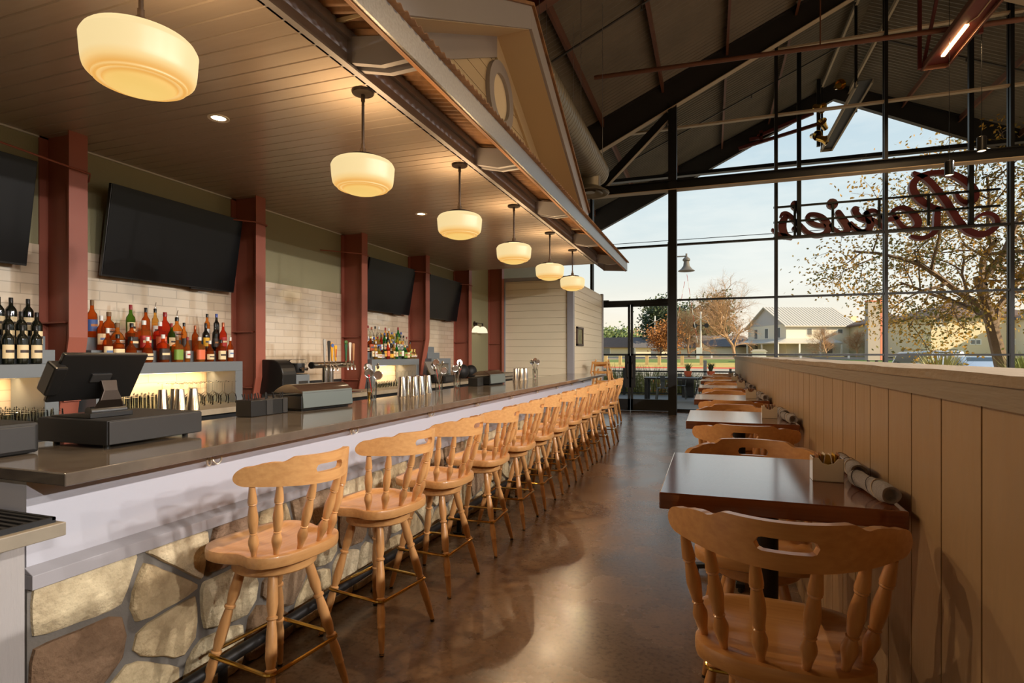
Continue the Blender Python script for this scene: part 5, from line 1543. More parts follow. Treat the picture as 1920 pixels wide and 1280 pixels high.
red_letter = mat('sign_red', S(122, 44, 48), .45)
sign = thing('shop_sign', 'large dark red script sign on rails outside the glass, read from behind', 'sign', (0, 0, 0))
YS = 16.9
zb = lambda P: [(1650 + x / 8, 300 + y / 8, w / 8) for x, y, w in P]
za = lambda P: [(1430 + x / 8, 300 + y / 8, w / 8) for x, y, w in P]
STROKES = {
    'R': [zb([(520, 195, 60), (600, 222, 66), (700, 275, 90), (800, 365, 100), (900, 490, 108), (1000, 620, 112), (1110, 790, 116), (1210, 940, 116), (1330, 1050, 108), (1470, 1105, 100), (1600, 1095, 92), (1710, 1030, 84), (1765, 940, 84), (1740, 850, 76), (1660, 800, 60), (1560, 800, 48), (1480, 840, 40), (1425, 890, 34)]),
          zb([(935, 725, 50), (850, 715, 70), (740, 680, 92), (620, 600, 112), (530, 500, 116), (495, 400, 112), (530, 310, 100), (620, 240, 84), (760, 192, 74), (930, 180, 76), (1090, 205, 88), (1230, 270, 104), (1360, 370, 116), (1435, 480, 120), (1420, 580, 104), (1330, 635, 84), (1240, 615, 70), (1180, 555, 66), (1150, 490, 60)]),
          zb([(870, 740, 88), (862, 850, 100), (860, 950, 100), (835, 1050, 88), (760, 1125, 70), (650, 1165, 64), (560, 1160, 60), (480, 1140, 50)])],
    'o': [zb([(170, 800, 44), (215, 745, 56), (320, 710, 60), (430, 745, 92), (530, 840, 112), (575, 930, 116), (545, 1010, 96), (450, 1040, 70), (360, 1010, 72), (285, 930, 72), (230, 850, 60), (190, 800, 50)]), zb([(285, 850, 50), (200, 880, 60), (100, 880, 60), (20, 850, 50)])],
    'x': [za([(1395, 745, 118), (1405, 790, 100), (1460, 850, 90), (1540, 890, 76), (1600, 930, 60)]), za([(1560, 790, 76), (1640, 752, 60), (1710, 770, 52), (1770, 840, 56), (1830, 900, 60)]), za([(1560, 800, 90), (1600, 880, 112), (1615, 970, 120), (1580, 1050, 90), (1500, 1070, 66), (1410, 1020, 62), (1330, 940, 50)]), za([(1660, 890, 60), (1740, 950, 70), (1840, 1040, 60)])],
    'i': [za([(1140, 790, 100), (1190, 870, 116), (1260, 970, 120), (1270, 1060, 96), (1190, 1095, 66), (1100, 1050, 60), (1020, 980, 50)]), za([(1300, 950, 50), (1360, 1020, 60), (1440, 1065, 64), (1520, 1065, 60)]), za([(1040, 650, 150), (1060, 652, 150)])],
    'e': [za([(920, 985, 60), (800, 965, 72), (710, 915, 72), (675, 860, 68), (710, 815, 62), (800, 815, 66), (890, 860, 96), (970, 950, 112), (985, 1040, 108), (920, 1105, 76), (800, 1125, 66), (680, 1085, 70), (590, 1000, 72), (520, 920, 60)])],
    's': [za([(275, 835, 40), (300, 800, 50), (360, 795, 56), (430, 850, 70), (500, 930, 76), (560, 990, 70)]), za([(350, 850, 80), (305, 930, 116), (300, 1030, 124), (345, 1120, 100), (430, 1160, 60)]), za([(340, 1140, 80), (250, 1125, 76), (190, 1075, 50), (150, 1040, 40)]), za([(470, 1020, 60), (500, 1050, 60)])],
    'apostrophe': [za([(485, 670, 130), (500, 680, 140), (530, 740, 90), (560, 780, 30)])],
}
for nm, sts in STROKES.items():
    m = MB()
    for P in sts:
        pts = spline([(x, y, w) for x, y, w in P], 5); n = len(pts); Lp = []; Rp = []
        for i, p in enumerate(pts):
            d = Vector((pts[min(i + 1, n - 1)].x - pts[max(i - 1, 0)].x, pts[min(i + 1, n - 1)].y - pts[max(i - 1, 0)].y, 0)).normalized()
            w_ = p.z / 2
            Lp.append((p.x - d.y * w_, p.y + d.x * w_)); Rp.append((p.x + d.y * w_, p.y - d.x * w_))
        def capp(p, d, w_, k=5):
            a0 = atan2(d.y, d.x)
            return [(p.x + w_ * cos(a0 + pi / 2 - pi * i / (k + 1)), p.y + w_ * sin(a0 + pi / 2 - pi * i / (k + 1))) for i in range(1, k + 1)]
        d1 = Vector((pts[-1].x - pts[-2].x, pts[-1].y - pts[-2].y, 0)).normalized(); d0 = Vector((pts[0].x - pts[1].x, pts[0].y - pts[1].y, 0)).normalized()
        # quads along the stroke plus round caps, front face at YS, 0.16 m deep
        W3 = lambda q: (atx(q[0], YS), zat(q[0], q[1], YS))
        Lw = [W3(q) for q in Lp]; Rw = [W3(q) for q in Rp]
        o = len(m.v)
        for (lx, lz), (rx, rz_) in zip(Lw, Rw): m.v += [(lx, YS, lz), (rx, YS, rz_), (lx, YS + .16, lz), (rx, YS + .16, rz_)]
        for i in range(n - 1):
            a = o + 4 * i; b = a + 4
            m.f += [(a, b, b + 1, a + 1), (a + 2, a + 3, b + 3, b + 2), (a, a + 2, b + 2, b), (a + 1, b + 1, b + 3, a + 3)]
        for p, d, li in ((pts[-1], d1, n - 1), (pts[0], d0, 0)):
            ring = [W3(q) for q in capp(p, d, p.z / 2)]
            a = o + 4 * li
            first, last = (a, a + 1) if li else (a + 1, a)
            oo = len(m.v); kk = len(ring)
            m.v += [(x, YS, z) for x, z in ring] + [(x, YS + .16, z) for x, z in ring]
            fr = [first] + [oo + i for i in range(kk)] + [last]; bk = [first + 2] + [oo + kk + i for i in range(kk)] + [last + 2]
            m.f.append(tuple(fr)); m.f.append(tuple(reversed(bk)))
            for i in range(kk + 1): m.f.append((fr[i], bk[i], bk[i + 1], fr[i + 1]))
    m.build('letter_' + nm.lower(), red_letter, sign)
xl, xr = atx(1450, YS), atx(1874, YS)
for py in ((390, 355), (418, 386), (446, 420)):
    MB().bar((xl, YS - .04, zat(1450, py[0], YS)), (xr, YS - .04, zat(1874, py[1], YS)), .05, .05).build('rail', black_steel, sign)
for px, p0, p1 in ((1490, 388, 443), (1561, 382, 436), (1648, 373, 428), (1740, 366, 423)):
    MB().box(atx(px, YS) - .03, atx(px, YS) + .03, YS - .05, YS, zat(px, p1, YS), zat(px, p0, YS)).build('bracket', black_steel, sign)
for k, px in enumerate((1497, 1817)):
    x = atx(px, YS)
    o = MB().box(x - .05, x + .05, YS - .15, YS - .05, zat(px, (443, 423)[k], YS), roof_z(x) - .1).build('hanging_post', black_steel)
    tag(o, ('dark post hanging from the canopy at the short end of the red sign', 'dark post hanging from the canopy behind the big red capital letter')[k], 'post')
bm2 = MB().box(-6, 13.7, 17.9, 18.1, 6.93, 7.03).build('canopy_beam', black_steel); tag(bm2, 'thin dark beam under the patio canopy beyond the glass', 'beam')
ct = thing('canopy_truss', 'brown lattice truss at the bar side of the patio canopy outside', 'truss', (0, 0, 0))
for (a, b_) in (((1385, 279), (1535, 232)), ((1420, 256), (1525, 212)), ((1405, 262), (1425, 258)), ((1427, 245), (1427, 266))):
    MB().bar((atx(a[0], 21), 21, zat(a[0], a[1], 21)), (atx(b_[0], 21), 21, zat(b_[0], b_[1], 21)), .1, .1, (0, 1, 0)).build('member', dark_red, ct)

patio_m = mat('patio_concrete', S(150, 146, 138), .8, var=.15, vscale=1.5)
asph = mat('asphalt', S(176, 166, 150), .9, var=.12, vscale=.4)
lawn_m = mat('dry_lawn', S(200, 178, 100), .95, var=.35, vscale=.5, vcol=S(170, 150, 80))
green_m = mat('green_lawn', S(110, 130, 56), .95, var=.25, vscale=.5)
gravel_m = mat('ballast', S(170, 150, 128), .95, var=.4, vscale=3)
soil_m = mat('dry_bed', S(168, 146, 112), .95, var=.3, vscale=1.5)
struct(MB().box(-9, 18, YG, 21.6, -.2, -.012).build('patio', patio_m), 'pale concrete patio outside the glass', 'patio')
struct(MB().box(-30, 34, 21.6, 24.2, -.22, -.02).build('ground_bed', soil_m), 'dry planting bed beyond the patio', 'ground')
struct(MB().box(-160, 160, 24.2, 62, -.24, -.04).build('ground_parking', asph), 'pale parking lot', 'ground')
struct(MB().box(-12, 60, 63.4, 65.2, -.2, .10).build('kerb', mat('red_kerb', S(216, 80, 62), .8)), 'red painted kerb beside the lawn', 'kerb')
struct(MB().box(-60, 60, 62, 63.4, -.2, .02).build('ground_gutter', mat('gutter', S(206, 190, 164), .9)), 'pale concrete gutter', 'ground')
m = MB().add([(-160, 65.2, .05), (160, 65.2, .05), (160, 76, .45), (-160, 76, .45)], [(0, 1, 2, 3)]); struct(m.build('lawn', lawn_m, recalc=False), 'dry yellow lawn', 'lawn')
m = MB().add([(-40, 76, .45), (60, 76, .45), (60, 82, .80), (-8, 84, .85)], [(0, 1, 2, 3)]); struct(m.build('lawn_green', green_m, recalc=False), 'green strip of lawn', 'lawn')
m = MB().add([(-160, 76, .43), (160, 76, .43), (160, 90, 1.15), (-160, 90, 1.15)], [(0, 1, 2, 3)]); struct(m.build('ground_ballast', gravel_m, recalc=False), 'gravel railway bank', 'ground')
m = MB().add([(-220, 90, 1.15), (220, 90, 1.15), (300, 330, 1.2), (-300, 330, 1.2)], [(0, 1, 2, 3)]); struct(m.build('ground_far', lawn_m, recalc=False), 'far ground around the houses', 'ground')

# patio fence
pf_ = thing('patio_fence', 'low black metal fence with wire mesh around the patio', 'fence', (0, 0, 0))
MB().box(-9, 14, 21.27, 21.33, .86, .91).build('top_rail', black_steel, pf_)
MB().box(-9, 14, 21.27, 21.33, .06, .10).build('bottom_rail', black_steel, pf_)
for k in range(13):
    x = -8.6 + 1.85 * k; MB().box(x - .04, x + .04, 21.26, 21.34, 0, 1.0).build('fence_post', black_steel, pf_)
m = MB()
x = -9
while x < 14: m.box(x - .003, x + .003, 21.297, 21.303, .1, .86); x += .1
for z in (.2, .3, .4, .5, .6, .7, .8): m.box(-9, 14, 21.297, 21.303, z - .003, z + .003)
m.build('wire_mesh', black_steel, pf_, recalc=False)

# patio tables and metal chairs
grey_metal = mat('gunmetal', S(84, 88, 88), .4, .5)
def patio_table(x, y, L_, lab):
    t = thing('patio_table', lab, 'table', (x, y, 0), 0, 'patio tables')
    MB().box(-L_ / 2, L_ / 2, -.4, .4, .70, .75).build('tabletop', black_steel, t)
    for sx in (-1, 1):
        for sy in (-1, 1): MB().box(sx * (L_ / 2 - .06) - .05, sx * (L_ / 2 - .06) + .05, sy * .33 - .05, sy * .33 + .05, 0, .70).build('leg', black_steel, t)
    return t
patio_table(-1.0, 19.2, 2.1, 'dark patio table seen through the door and past the black post')
patio_table(3.6, 19.2, 1.8, 'dark patio table hidden low behind the half wall')
def metal_chair(x, y, rz, lab):
    t = thing('metal_chair', lab, 'chair', (x, y, 0), rz, 'grey metal patio chairs')
    MB().box(-.19, .19, -.18, .18, .43, .455).build('seat', grey_metal, t, bevel=.006)
    for sx in (-1, 1):
        MB().bar((sx * .165, .16, .43), (sx * .215, .24, 0), .05, .02, (0, 1, 0)).build('leg', grey_metal, t)
        MB().bar((sx * .165, -.16, .43), (sx * .22, -.27, 0), .05, .02, (0, 1, 0)).build('leg', grey_metal, t)
    pts = [(-.175, -.17, .44), (-.20, -.21, .62), (-.19, -.235, .75), (-.10, -.255, .82), (0, -.26, .835), (.10, -.255, .82), (.19, -.235, .75), (.20, -.21, .62), (.175, -.17, .44)]
    MB().tube(spline(pts, 4), .012, 8).build('back_frame', grey_metal, t, smooth=True)
    MB().add([(-.06, -.17, .44), (.06, -.17, .44), (.075, -.258, .825), (-.075, -.258, .825), (-.06, -.176, .44), (.06, -.176, .44), (.075, -.264, .825), (-.075, -.264, .825)], [(0, 1, 2, 3), (7, 6, 5, 4), (0, 4, 5, 1), (1, 5, 6, 2), (2, 6, 7, 3), (3, 7, 4, 0)]).build('back_splat', grey_metal, t)
    return t
metal_chair(-1.42, 18.45, 0, 'grey metal patio chair at the table, seen through the door')
metal_chair(-.22, 18.3, radians(8), 'grey metal patio chair seen past the black post')
metal_chair(1.3, 18.6, radians(-50), 'grey metal patio chair low behind the tall tables')
metal_chair(-1.0, 20.0, pi, 'grey metal patio chair on the far side of the patio table')

# planters, flowers
terracotta = mat('terracotta', S(196, 92, 56), .8)
leaf_g = mat('leaf_mid', S(96, 112, 62), .7); leaf_d = mat('leaf_dark', S(58, 72, 40), .7); leaf_o = mat('leaf_orange', S(196, 128, 62), .7); leaf_y = mat('leaf_golden', S(168, 138, 62), .6); grass_g = mat('grass_blades', S(140, 142, 84), .8)
bark = mat('bark', S(132, 110, 88), .9, var=.3, vscale=12, bump=.5, bscale=30); twig_m = mat('pale_twigs', S(186, 150, 112), .9)


def blades(n, r, h, spread, w, seed, c=(0, 0, 0), ring=0.0):
    R = random.Random(seed); m = MB()
    for k in range(n):
        a = R.uniform(0, 2 * pi); rr = r * sqrt(R.random()); b = Vector((c[0] + rr * cos(a), c[1] + rr * sin(a), c[2]))
        a2 = a + R.uniform(-.6, .6); hh = h * R.uniform(.6, 1.1); s_ = spread * R.uniform(.4, 1.1)
        m1 = b + Vector((cos(a2) * s_ * .35, sin(a2) * s_ * .35, hh * .65)); t_ = b + Vector((cos(a2) * s_, sin(a2) * s_, hh))
        u = Vector((-sin(a2), cos(a2), 0)) * w / 2
        o = len(m.v); m.v += [b - u, b + u, m1 + u * .8, m1 - u * .8, t_]; m.f += [(o, o + 1, o + 2, o + 3), (o + 3, o + 2, o + 4)]
    return m


for k, (x, y, r, h) in enumerate(((-3.5, 22.4, .9, 1.15), (-2.2, 22.6, .8, 1.1), (-4.8, 22.7, .9, 1.2), (-1.0, 22.9, .6, .9))):
    o = blades(420, r, h, .5, .02, 50 + k).build('ornamental_grass', grass_g, loc=(x, y, -.02), recalc=False)
    tag(o, ('grey green clump of tall grass beyond the patio fence, seen through the first door leaf', 'grey green clump of tall grass between the door leaf and the post', 'tall grass clump beyond the fence beside the cream wall', 'low grass clump at the red kerb side of the doors')[k], 'grass', 'grass clumps beyond the fence')
for k in range(14):
    R = random.Random(k); x = -6 + 1.1 * k + R.uniform(-.3, .3); y = 21.9 + R.uniform(0, 1.4)
    m = MB()
    for q in range(120):
        a = R.uniform(0, 2 * pi); p = Vector((R.gauss(0, .22), R.gauss(0, .22), abs(R.gauss(.25, .15)))); d = Vector((R.gauss(0, 1), R.gauss(0, 1), R.gauss(0, 1))).normalized() * .05; u = d.orthogonal().normalized() * .022
        o_ = len(m.v); m.v += [p - u, p + d, p + u, p - d]; m.f.append((o_, o_ + 1, o_ + 2, o_ + 3))
    o = m.build('low_shrub', (leaf_g, leaf_o, leaf_d)[k % 3], loc=(x, y, -.02), recalc=False); tag(o, 'small low shrub in the dry bed beyond the patio fence', 'shrub', 'low shrubs in the bed')
for k, (px, lab) in enumerate(((1290, 'terracotta pot of flowers on the patio fence beside the silver stake'), (1333, 'terracotta pot with a spiky plant on the patio fence'))):
    x = atx(px, 20.9)
    t = thing('potted_plant', lab, 'potted plant', (x, 20.9, .72), 0, 'terracotta pots at the fence')
    MB().lathe([(0, 0), (.10, 0), (.14, .2), (.12, .2), (0, .17)], 20).build('pot', terracotta, t, smooth=True)
    blades(40, .05, .32, .22, .03, 90 + k, (0, 0, .18)).build('foliage', leaf_g if k == 0 else leaf_d, t, recalc=False)
    o = MB().box(x - .2, x + .2, 20.75, 21.05, 0, .72).build('planter_stand', black_steel); tag(o, ('black stand under the flower pot by the fence', 'black stand under the spiky potted plant')[k], 'stand')
sk = MB().box(atx(1322, 22.5) - .06, atx(1322, 22.5) + .06, 22.44, 22.56, 0, 1.28).build('metal_bollard', galv); tag(sk, 'pale metal bollard standing beyond the patio fence', 'bollard')

for k, (px, Y, h) in enumerate(((1763, 22.6, 1.62), (1925, 22.2, 1.55))):
    o = blades(330, .25, h, .75, .045, 130 + k).build('yucca_plant', mat('yucca_%s' % 'ab'[k], (S(176, 172, 110), S(150, 158, 92))[k], .6), loc=(atx(px, Y), Y, 0), recalc=False)
    tag(o, ('spiky pale yucca between the two parked cars', 'spiky yucca beside the big golden tree trunk')[k], 'yucca')


def tree(name, lab, x, y, z0, h, trunk_r, levels, spread, leaf=None, nleaf=0, lsize=.1, bk=None, seed=1, droop=.0, first=.35, grp=None, lean=(0, 0), dense=3, ball=False, leafr=.5, bias=(0, 0)):
    R = random.Random(seed)
    t = thing(name, lab, 'tree', (x, y, z0), 0, grp)
    m = MB(); tips = []

    def grow(p, d, L_, r, lv):
        n = 3; pts = [p]; q = p; dd = d.copy(); rs = [r]
        for i in range(n):
            dd = (dd + Vector((R.gauss(0, .16), R.gauss(0, .16), R.gauss(0, .10) - droop))).normalized()
            q = q + dd * L_ / n; pts.append(q); rs.append(r * (1 - .38 * (i + 1) / n))
        m.tube(pts, rs, 6 if lv == 0 else 4 if lv < 3 else 3, caps=False)
        if lv >= levels - 2: tips.extend(pts[1:])
        if lv < levels:
            k = dense if lv else dense + 2
            for j in range(k):
                s_ = first + (1 - first) * (j + R.random() * .6) / k
                i0 = min(n - 1, int(s_ * n)); b = pts[i0].lerp(pts[i0 + 1], min(1, s_ * n - i0))
                a = 2 * pi * (j / k) + R.uniform(-.7, .7); u = dd.orthogonal().normalized(); w_ = dd.cross(u)
                nd = (dd * (1 - .55 * spread) + (u * cos(a) + w_ * sin(a)) * spread * R.uniform(.7, 1.15) + Vector((bias[0], bias[1], .12))).normalized()
                grow(b, nd, L_ * R.uniform(.58, .80), r * .52, lv + 1)
    grow(Vector((0, 0, 0)), Vector((lean[0], lean[1], 1)).normalized(), h * .42, trunk_r, 0)
    m.build('trunk', bk or bark, t, recalc=False, smooth=True)
    if leaf:
        lm = MB()
        for i in range(nleaf):
            p = tips[R.randrange(len(tips))] + Vector((R.gauss(0, leafr), R.gauss(0, leafr), R.gauss(0, leafr * .8)))
            d = Vector((R.gauss(0, 1), R.gauss(0, 1), R.gauss(-.4, .8))).normalized() * lsize * R.uniform(.6, 1.2); u = d.orthogonal().normalized() * lsize * .45
            o_ = len(lm.v); lm.v += [p, p + d * .45 + u, p + d, p + d * .45 - u]; lm.f.append((o_, o_ + 1, o_ + 2, o_ + 3))
        lm.build('foliage', leaf, t, recalc=False)
    return t


lf = bpy.data.materials.new('autumn_leaf'); lf.use_nodes = True
_n = lf.node_tree.nodes; _l = lf.node_tree.links; _b = _n['Principled BSDF']
_tc = _n.new('ShaderNodeTexCoord'); _tx = _n.new('ShaderNodeTexNoise'); _tx.inputs['Scale'].default_value = .9; _l.new(_tc.outputs['Object'], _tx.inputs['Vector'])
_r = _n.new('ShaderNodeValToRGB'); _r.color_ramp.elements[0].position = .38; _r.color_ramp.elements[0].color = (*S(120, 120, 60), 1); _r.color_ramp.elements[1].position = .62; _r.color_ramp.elements[1].color = (*S(208, 158, 62), 1)
_l.new(_tx.outputs['Fac'], _r.inputs['Fac']); _l.new(_r.outputs['Color'], _b.inputs['Base Color']); _b.inputs['Roughness'].default_value = .6
_tr = _n.new('ShaderNodeBsdfTranslucent'); _l.new(_r.outputs['Color'], _tr.inputs['Color']); _ms = _n.new('ShaderNodeMixShader'); _ms.inputs[0].default_value = .45
_l.new(_b.outputs[0], _ms.inputs[1]); _l.new(_tr.outputs[0], _ms.inputs[2]); _l.new(_ms.outputs[0], [k for k in _n if k.type == 'OUTPUT_MATERIAL'][0].inputs[0])
tree('autumn_tree', 'big golden leaved tree close outside the glass behind the sign', atx(1893, 24.5), 24.5, 0, 10.5, .24, 5, .85, lf, 15000, .125, None, 11, .015, .5, dense=3, leafr=.40, bias=(-.06, -.02))
# distant trees
tree('bare_tree', 'large pale bare tree left of the white two storey house', atx(1378, 88), 88, 1.1, 13.0, .26, 6, .62, None, 0, .1, twig_m, 5, 0, .1, 'far bare trees', dense=4)
tree('bare_tree', 'pale bare tree right behind the black steel post', atx(1292, 90), 90, 1.1, 9.5, .2, 6, .62, None, 0, .1, twig_m, 9, 0, .1, 'far bare trees', dense=4)
tree('bare_tree', 'small bare tree in front of the white two storey house', atx(1552, 86), 86, 1.0, 5.4, .12, 6, .65, None, 0, .1, twig_m, 12, 0, .15, 'far bare trees', dense=4)
tree('bare_tree', 'bare tree before the brown roofed far house', atx(1605, 92), 92, 1.1, 5.2, .12, 6, .65, None, 0, .1, twig_m, 14, 0, .15, 'far bare trees', dense=4)
tree('oak_tree', 'dark evergreen oak behind the railway signals', atx(1318, 112), 112, 1.1, 13.5, .4, 4, .8, leaf_d, 7000, .55, None, 21, 0, .2, 'far oaks', leafr=.9)
tree('oak_tree', 'dark evergreen oak seen between post and signal mast', atx(1248, 106), 106, 1.1, 12.5, .35, 4, .7, leaf_d, 5000, .5, None, 22, 0, .2, 'far oaks', leafr=.8)
tree('orange_tree', 'small orange tree beside the black post', atx(1238, 88), 88, 1.1, 6.6, .16, 4, .7, leaf_o, 2600, .3, None, 31, 0, .2, leafr=.5)
for k in range(12):
    px = 1098 + 13.5 * k
    YT = 122 + 13 * ((k * 5) % 12)
    tree('background_tree', 'one of the hazy trees in the band behind the ranch houses', atx(px, YT), YT, 1.1, (7.2 + .9 * (k % 4)) * YT / 150, .3, 3, .8, (leaf_g, twig_m, leaf_g)[k % 3], 1300, .8, None, 60 + k, 0, .15, 'band of trees behind the ranch houses', leafr=1.1)
for k, px in enumerate((1500, 1600, 1725, 1800, 1890, 1960)):
    tree('background_tree', 'low tree top behind the far houses', atx(px, 150), 150 + 14 * k, 1.1, 7.5, .3, 3, .8, (leaf_g, twig_m)[k % 2], 1000, .7, None, 160 + k, 0, .15, 'trees behind the far houses', leafr=1.0)

# ------------------------------------------------------------------ houses
W1 = mat('house_white', S(236, 226, 204), .8); W2 = mat('house_cream', S(226, 208, 172), .8); W3_ = mat('house_sage', S(190, 180, 146), .8); W1_shade = mat('house_white_shade', S(196, 192, 190), .8)
R1 = mat('metal_roof', S(206, 198, 184), .5, .2); R2 = mat('shingle_brown', S(112, 90, 76), .9, var=.2, vscale=2); R3 = mat('shingle_grey', S(112, 106, 104), .9, var=.2, vscale=2)
wg = mat('house_window', S(120, 122, 120), .15); wt = mat('white_trim', S(240, 234, 222), .7)


def house(lab, x, y, rz, L_, Wd, he, hr, wm, rm, wins, hip=False, z=1.15, ov=.5, gm=None, grp='far houses'):
    t = thing('house', lab, 'house', (x, y, z), rz, grp)
    MB().box(0, L_, 0, Wd, 0, he).build('wall', wm, t)
    if not hip:
        MB().add([(0, 0, he), (0, Wd, he), (0, Wd / 2, hr - .15), (-.02, 0, he), (-.02, Wd, he), (-.02, Wd / 2, hr - .15)], [(3, 5, 4)]).build('gable', gm or wm, t, recalc=False)
        a, b_ = -ov, L_ + ov; sl_ = (hr - he) / (Wd / 2); ze = he - ov * sl_
        m = MB()
        for (y0, z0, y1, z1) in ((-ov, ze, Wd / 2, hr), (Wd + ov, ze, Wd / 2, hr)):
            m.add([(a, y0, z0), (b_, y0, z0), (b_, y1, z1), (a, y1, z1), (a, y0, z0 - .15), (b_, y0, z0 - .15), (b_, y1, z1 - .15), (a, y1, z1 - .15)], [(0, 1, 2, 3), (4, 7, 6, 5), (0, 4, 5, 1), (1, 5, 6, 2), (3, 2, 6, 7), (0, 3, 7, 4)])
        if rm is R1:
            xx = a
            while xx < b_:
                m.bar((xx, -ov, ze + .03), (xx, Wd / 2, hr + .03), .05, .06); xx += .5
        m.build('roof', rm, t, recalc=False)
    else:
        k = min(L_, Wd) / 2 + ov; a, b_, c_, d_ = -ov, L_ + ov, -ov, Wd + ov
        r0 = (a + k, (c_ + d_) / 2) if L_ >= Wd else ((a + b_) / 2, c_ + k); r1 = (b_ - k, (c_ + d_) / 2) if L_ >= Wd else ((a + b_) / 2, d_ - k)
        m = MB().add([(a, c_, he), (b_, c_, he), (b_, d_, he), (a, d_, he), (*r0, hr), (*r1, hr)], [(0, 1, 5, 4), (2, 3, 4, 5), (1, 2, 5), (3, 0, 4), (0, 3, 2, 1)] if L_ >= Wd else [(0, 1, 4), (1, 2, 5, 4), (2, 3, 5), (3, 0, 4, 5), (0, 3, 2, 1)])
        m.box(a, b_, c_, d_, he - .2, he - .01).build('roof', rm, t, recalc=False)
    for (f, u, zz, w_, h_) in wins:
        m = MB(); fr = MB()
        if f == 'F': m.box(u, u + w_, -.05, -.03, zz, zz + h_); fr.box(u - .12, u + w_ + .12, -.035, -.0, zz - .12, zz + h_ + .12)
        elif f == 'S': m.box(-.05, -.03, u, u + w_, zz, zz + h_); fr.box(-.035, 0, u - .12, u + w_ + .12, zz - .12, zz + h_ + .12)
        else: m.box(L_ + .03, L_ + .05, u, u + w_, zz, zz + h_); fr.box(L_, L_ + .035, u - .12, u + w_ + .12, zz - .12, zz + h_ + .12)
        wf = fr.build('window_frame', wt, t); m.build('window_pane', wg, wf)
    return t


th = radians(24)
HA = house('white two storey house with pale metal roof and porch beyond the railway', atx(1474, 94), 94, th, 11.0, 11.5, 4.9, 7.9, W1, R1, [('S', 1.6, 2.9, .9, 1.5), ('S', 5.1, 2.9, .9, 1.5), ('S', 8.4, 2.9, .9, 1.5), ('F', 3.3, 3.3, .7, .9), ('F', 5.4, 3.3, .7, .9), ('F', 8.2, 3.5, .7, .6), ('F', 6.2, .5, 1.1, 1.5), ('S', 8.2, .5, 1.0, 1.5)], z=1.2, gm=W1_shade)
HA.children[0].data.materials.append(W1_shade)
for p in HA.children[0].data.polygons:
    if p.normal.x < -.9: p.material_index = 1  # gable end painted a grey copy of the white wall, for its shade
m = MB().add([(-2.6, -2.2, 2.05), (7.5, -2.2, 2.05), (7.5, 0, 2.75), (0, 0, 2.75), (0, 11.5, 2.75), (-2.6, 11.5, 2.05)], [(0, 1, 2, 3), (0, 3, 4, 5)])
m.box(-2.6, 7.5, -2.25, -2.1, 1.9, 2.06).box(-2.65, -2.5, -2.2, 11.5, 1.9, 2.06); m.build('porch_roof', R1, HA, recalc=False)
for k, (px_, py_) in enumerate(((-2.5, -2.1), (.8, -2.1), (4.0, -2.1), (7.3, -2.1), (-2.5, 2.4), (-2.5, 6.9), (-2.5, 11.3))): MB().box(px_ - .1, px_ + .1, py_ - .1, py_ + .1, 0, 1.95).build('porch_post', wt, HA)
house('tan brown roofed house partly hidden behind the white two storey house', atx(1577, 112), 112, th, 7.0, 8, 4.2, 5.6, W2, R2, [('F', 2, 2.3, .8, 1.0)], hip=True)
MB().box(3.2, 4.3, 2, 3, 5, 7.2).build('chimney', W2, bpy.data.objects['house.001'])
house('sage two storey house with hip roof beside the pylon sign', atx(1640, 88), 91, radians(8), 7.6, 9, 4.7, 6.3, W3_, R2, [('F', 1.2, 3.3, .6, .6), ('F', 3.6, 3.3, .6, .6), ('F', 4.6, 3.3, .6, .6), ('F', 6.0, 3.3, .5, .6), ('F', 6.7, 3.3, .5, .6)], hip=True)
house('low garage with dark roof between the sage house and the cream house', atx(1700, 86), 87, radians(8), 5.5, 4, 2.2, 3.6, W2, R2, [('F', .5, .7, .6, 1.1), ('F', 2.3, 1.4, .7, .5)], hip=True)
house('long cream two storey house with brown roof behind the parked cars', atx(1746, 80), 80, radians(14), 12.5, 10, 4.9, 6.9, W2, R2, [('F', .5, 3.7, .45, 1.0), ('F', 1.2, 3.7, .45, 1.0), ('F', 2.9, 4.2, .4, .45), ('F', 3.5, 4.2, .4, .45), ('F', 4.4, 1.6, .42, .45), ('F', 5.0, 1.6, .42, .45), ('F', 8.6, 1.6, .4, .45), ('F', 9.3, 1.6, .4, .45), ('F', 10.0, 1.6, .4, .45), ('F', 10.2, 3.6, .7, 1.2)], hip=True)
house('cream house at the far side of the golden tree trunk', atx(1905, 84), 78, radians(10), 9, 8, 4.6, 6.4, W1, R3, [('F', .6, 1.6, .4, .45), ('F', 1.3, 1.6, .4, .45)], hip=True)
house('brown roofed ranch house seen through the first door leaf', atx(1112, 104), 104, radians(-6), 12, 9, 1.9, 3.6, W2, R2, [('F', 2, .5, 1.2, 1.0), ('F', 7, .5, 1.4, 1.0)], grp='low ranch houses')
house('grey roofed ranch house seen through the second door leaf', atx(1192, 100), 100, radians(12), 10, 9, 1.8, 3.4, W1, R3, [('F', 3, .5, 1.4, 1.0)], grp='low ranch houses')
house('pale low house with white gable behind the bare tree', atx(1330, 102), 100, radians(30), 9, 10, 1.9, 3.7, W1, R3, [('S', 2, .5, 1.2, .9), ('S', 6, .5, 1.4, 1.0)], grp='low ranch houses')

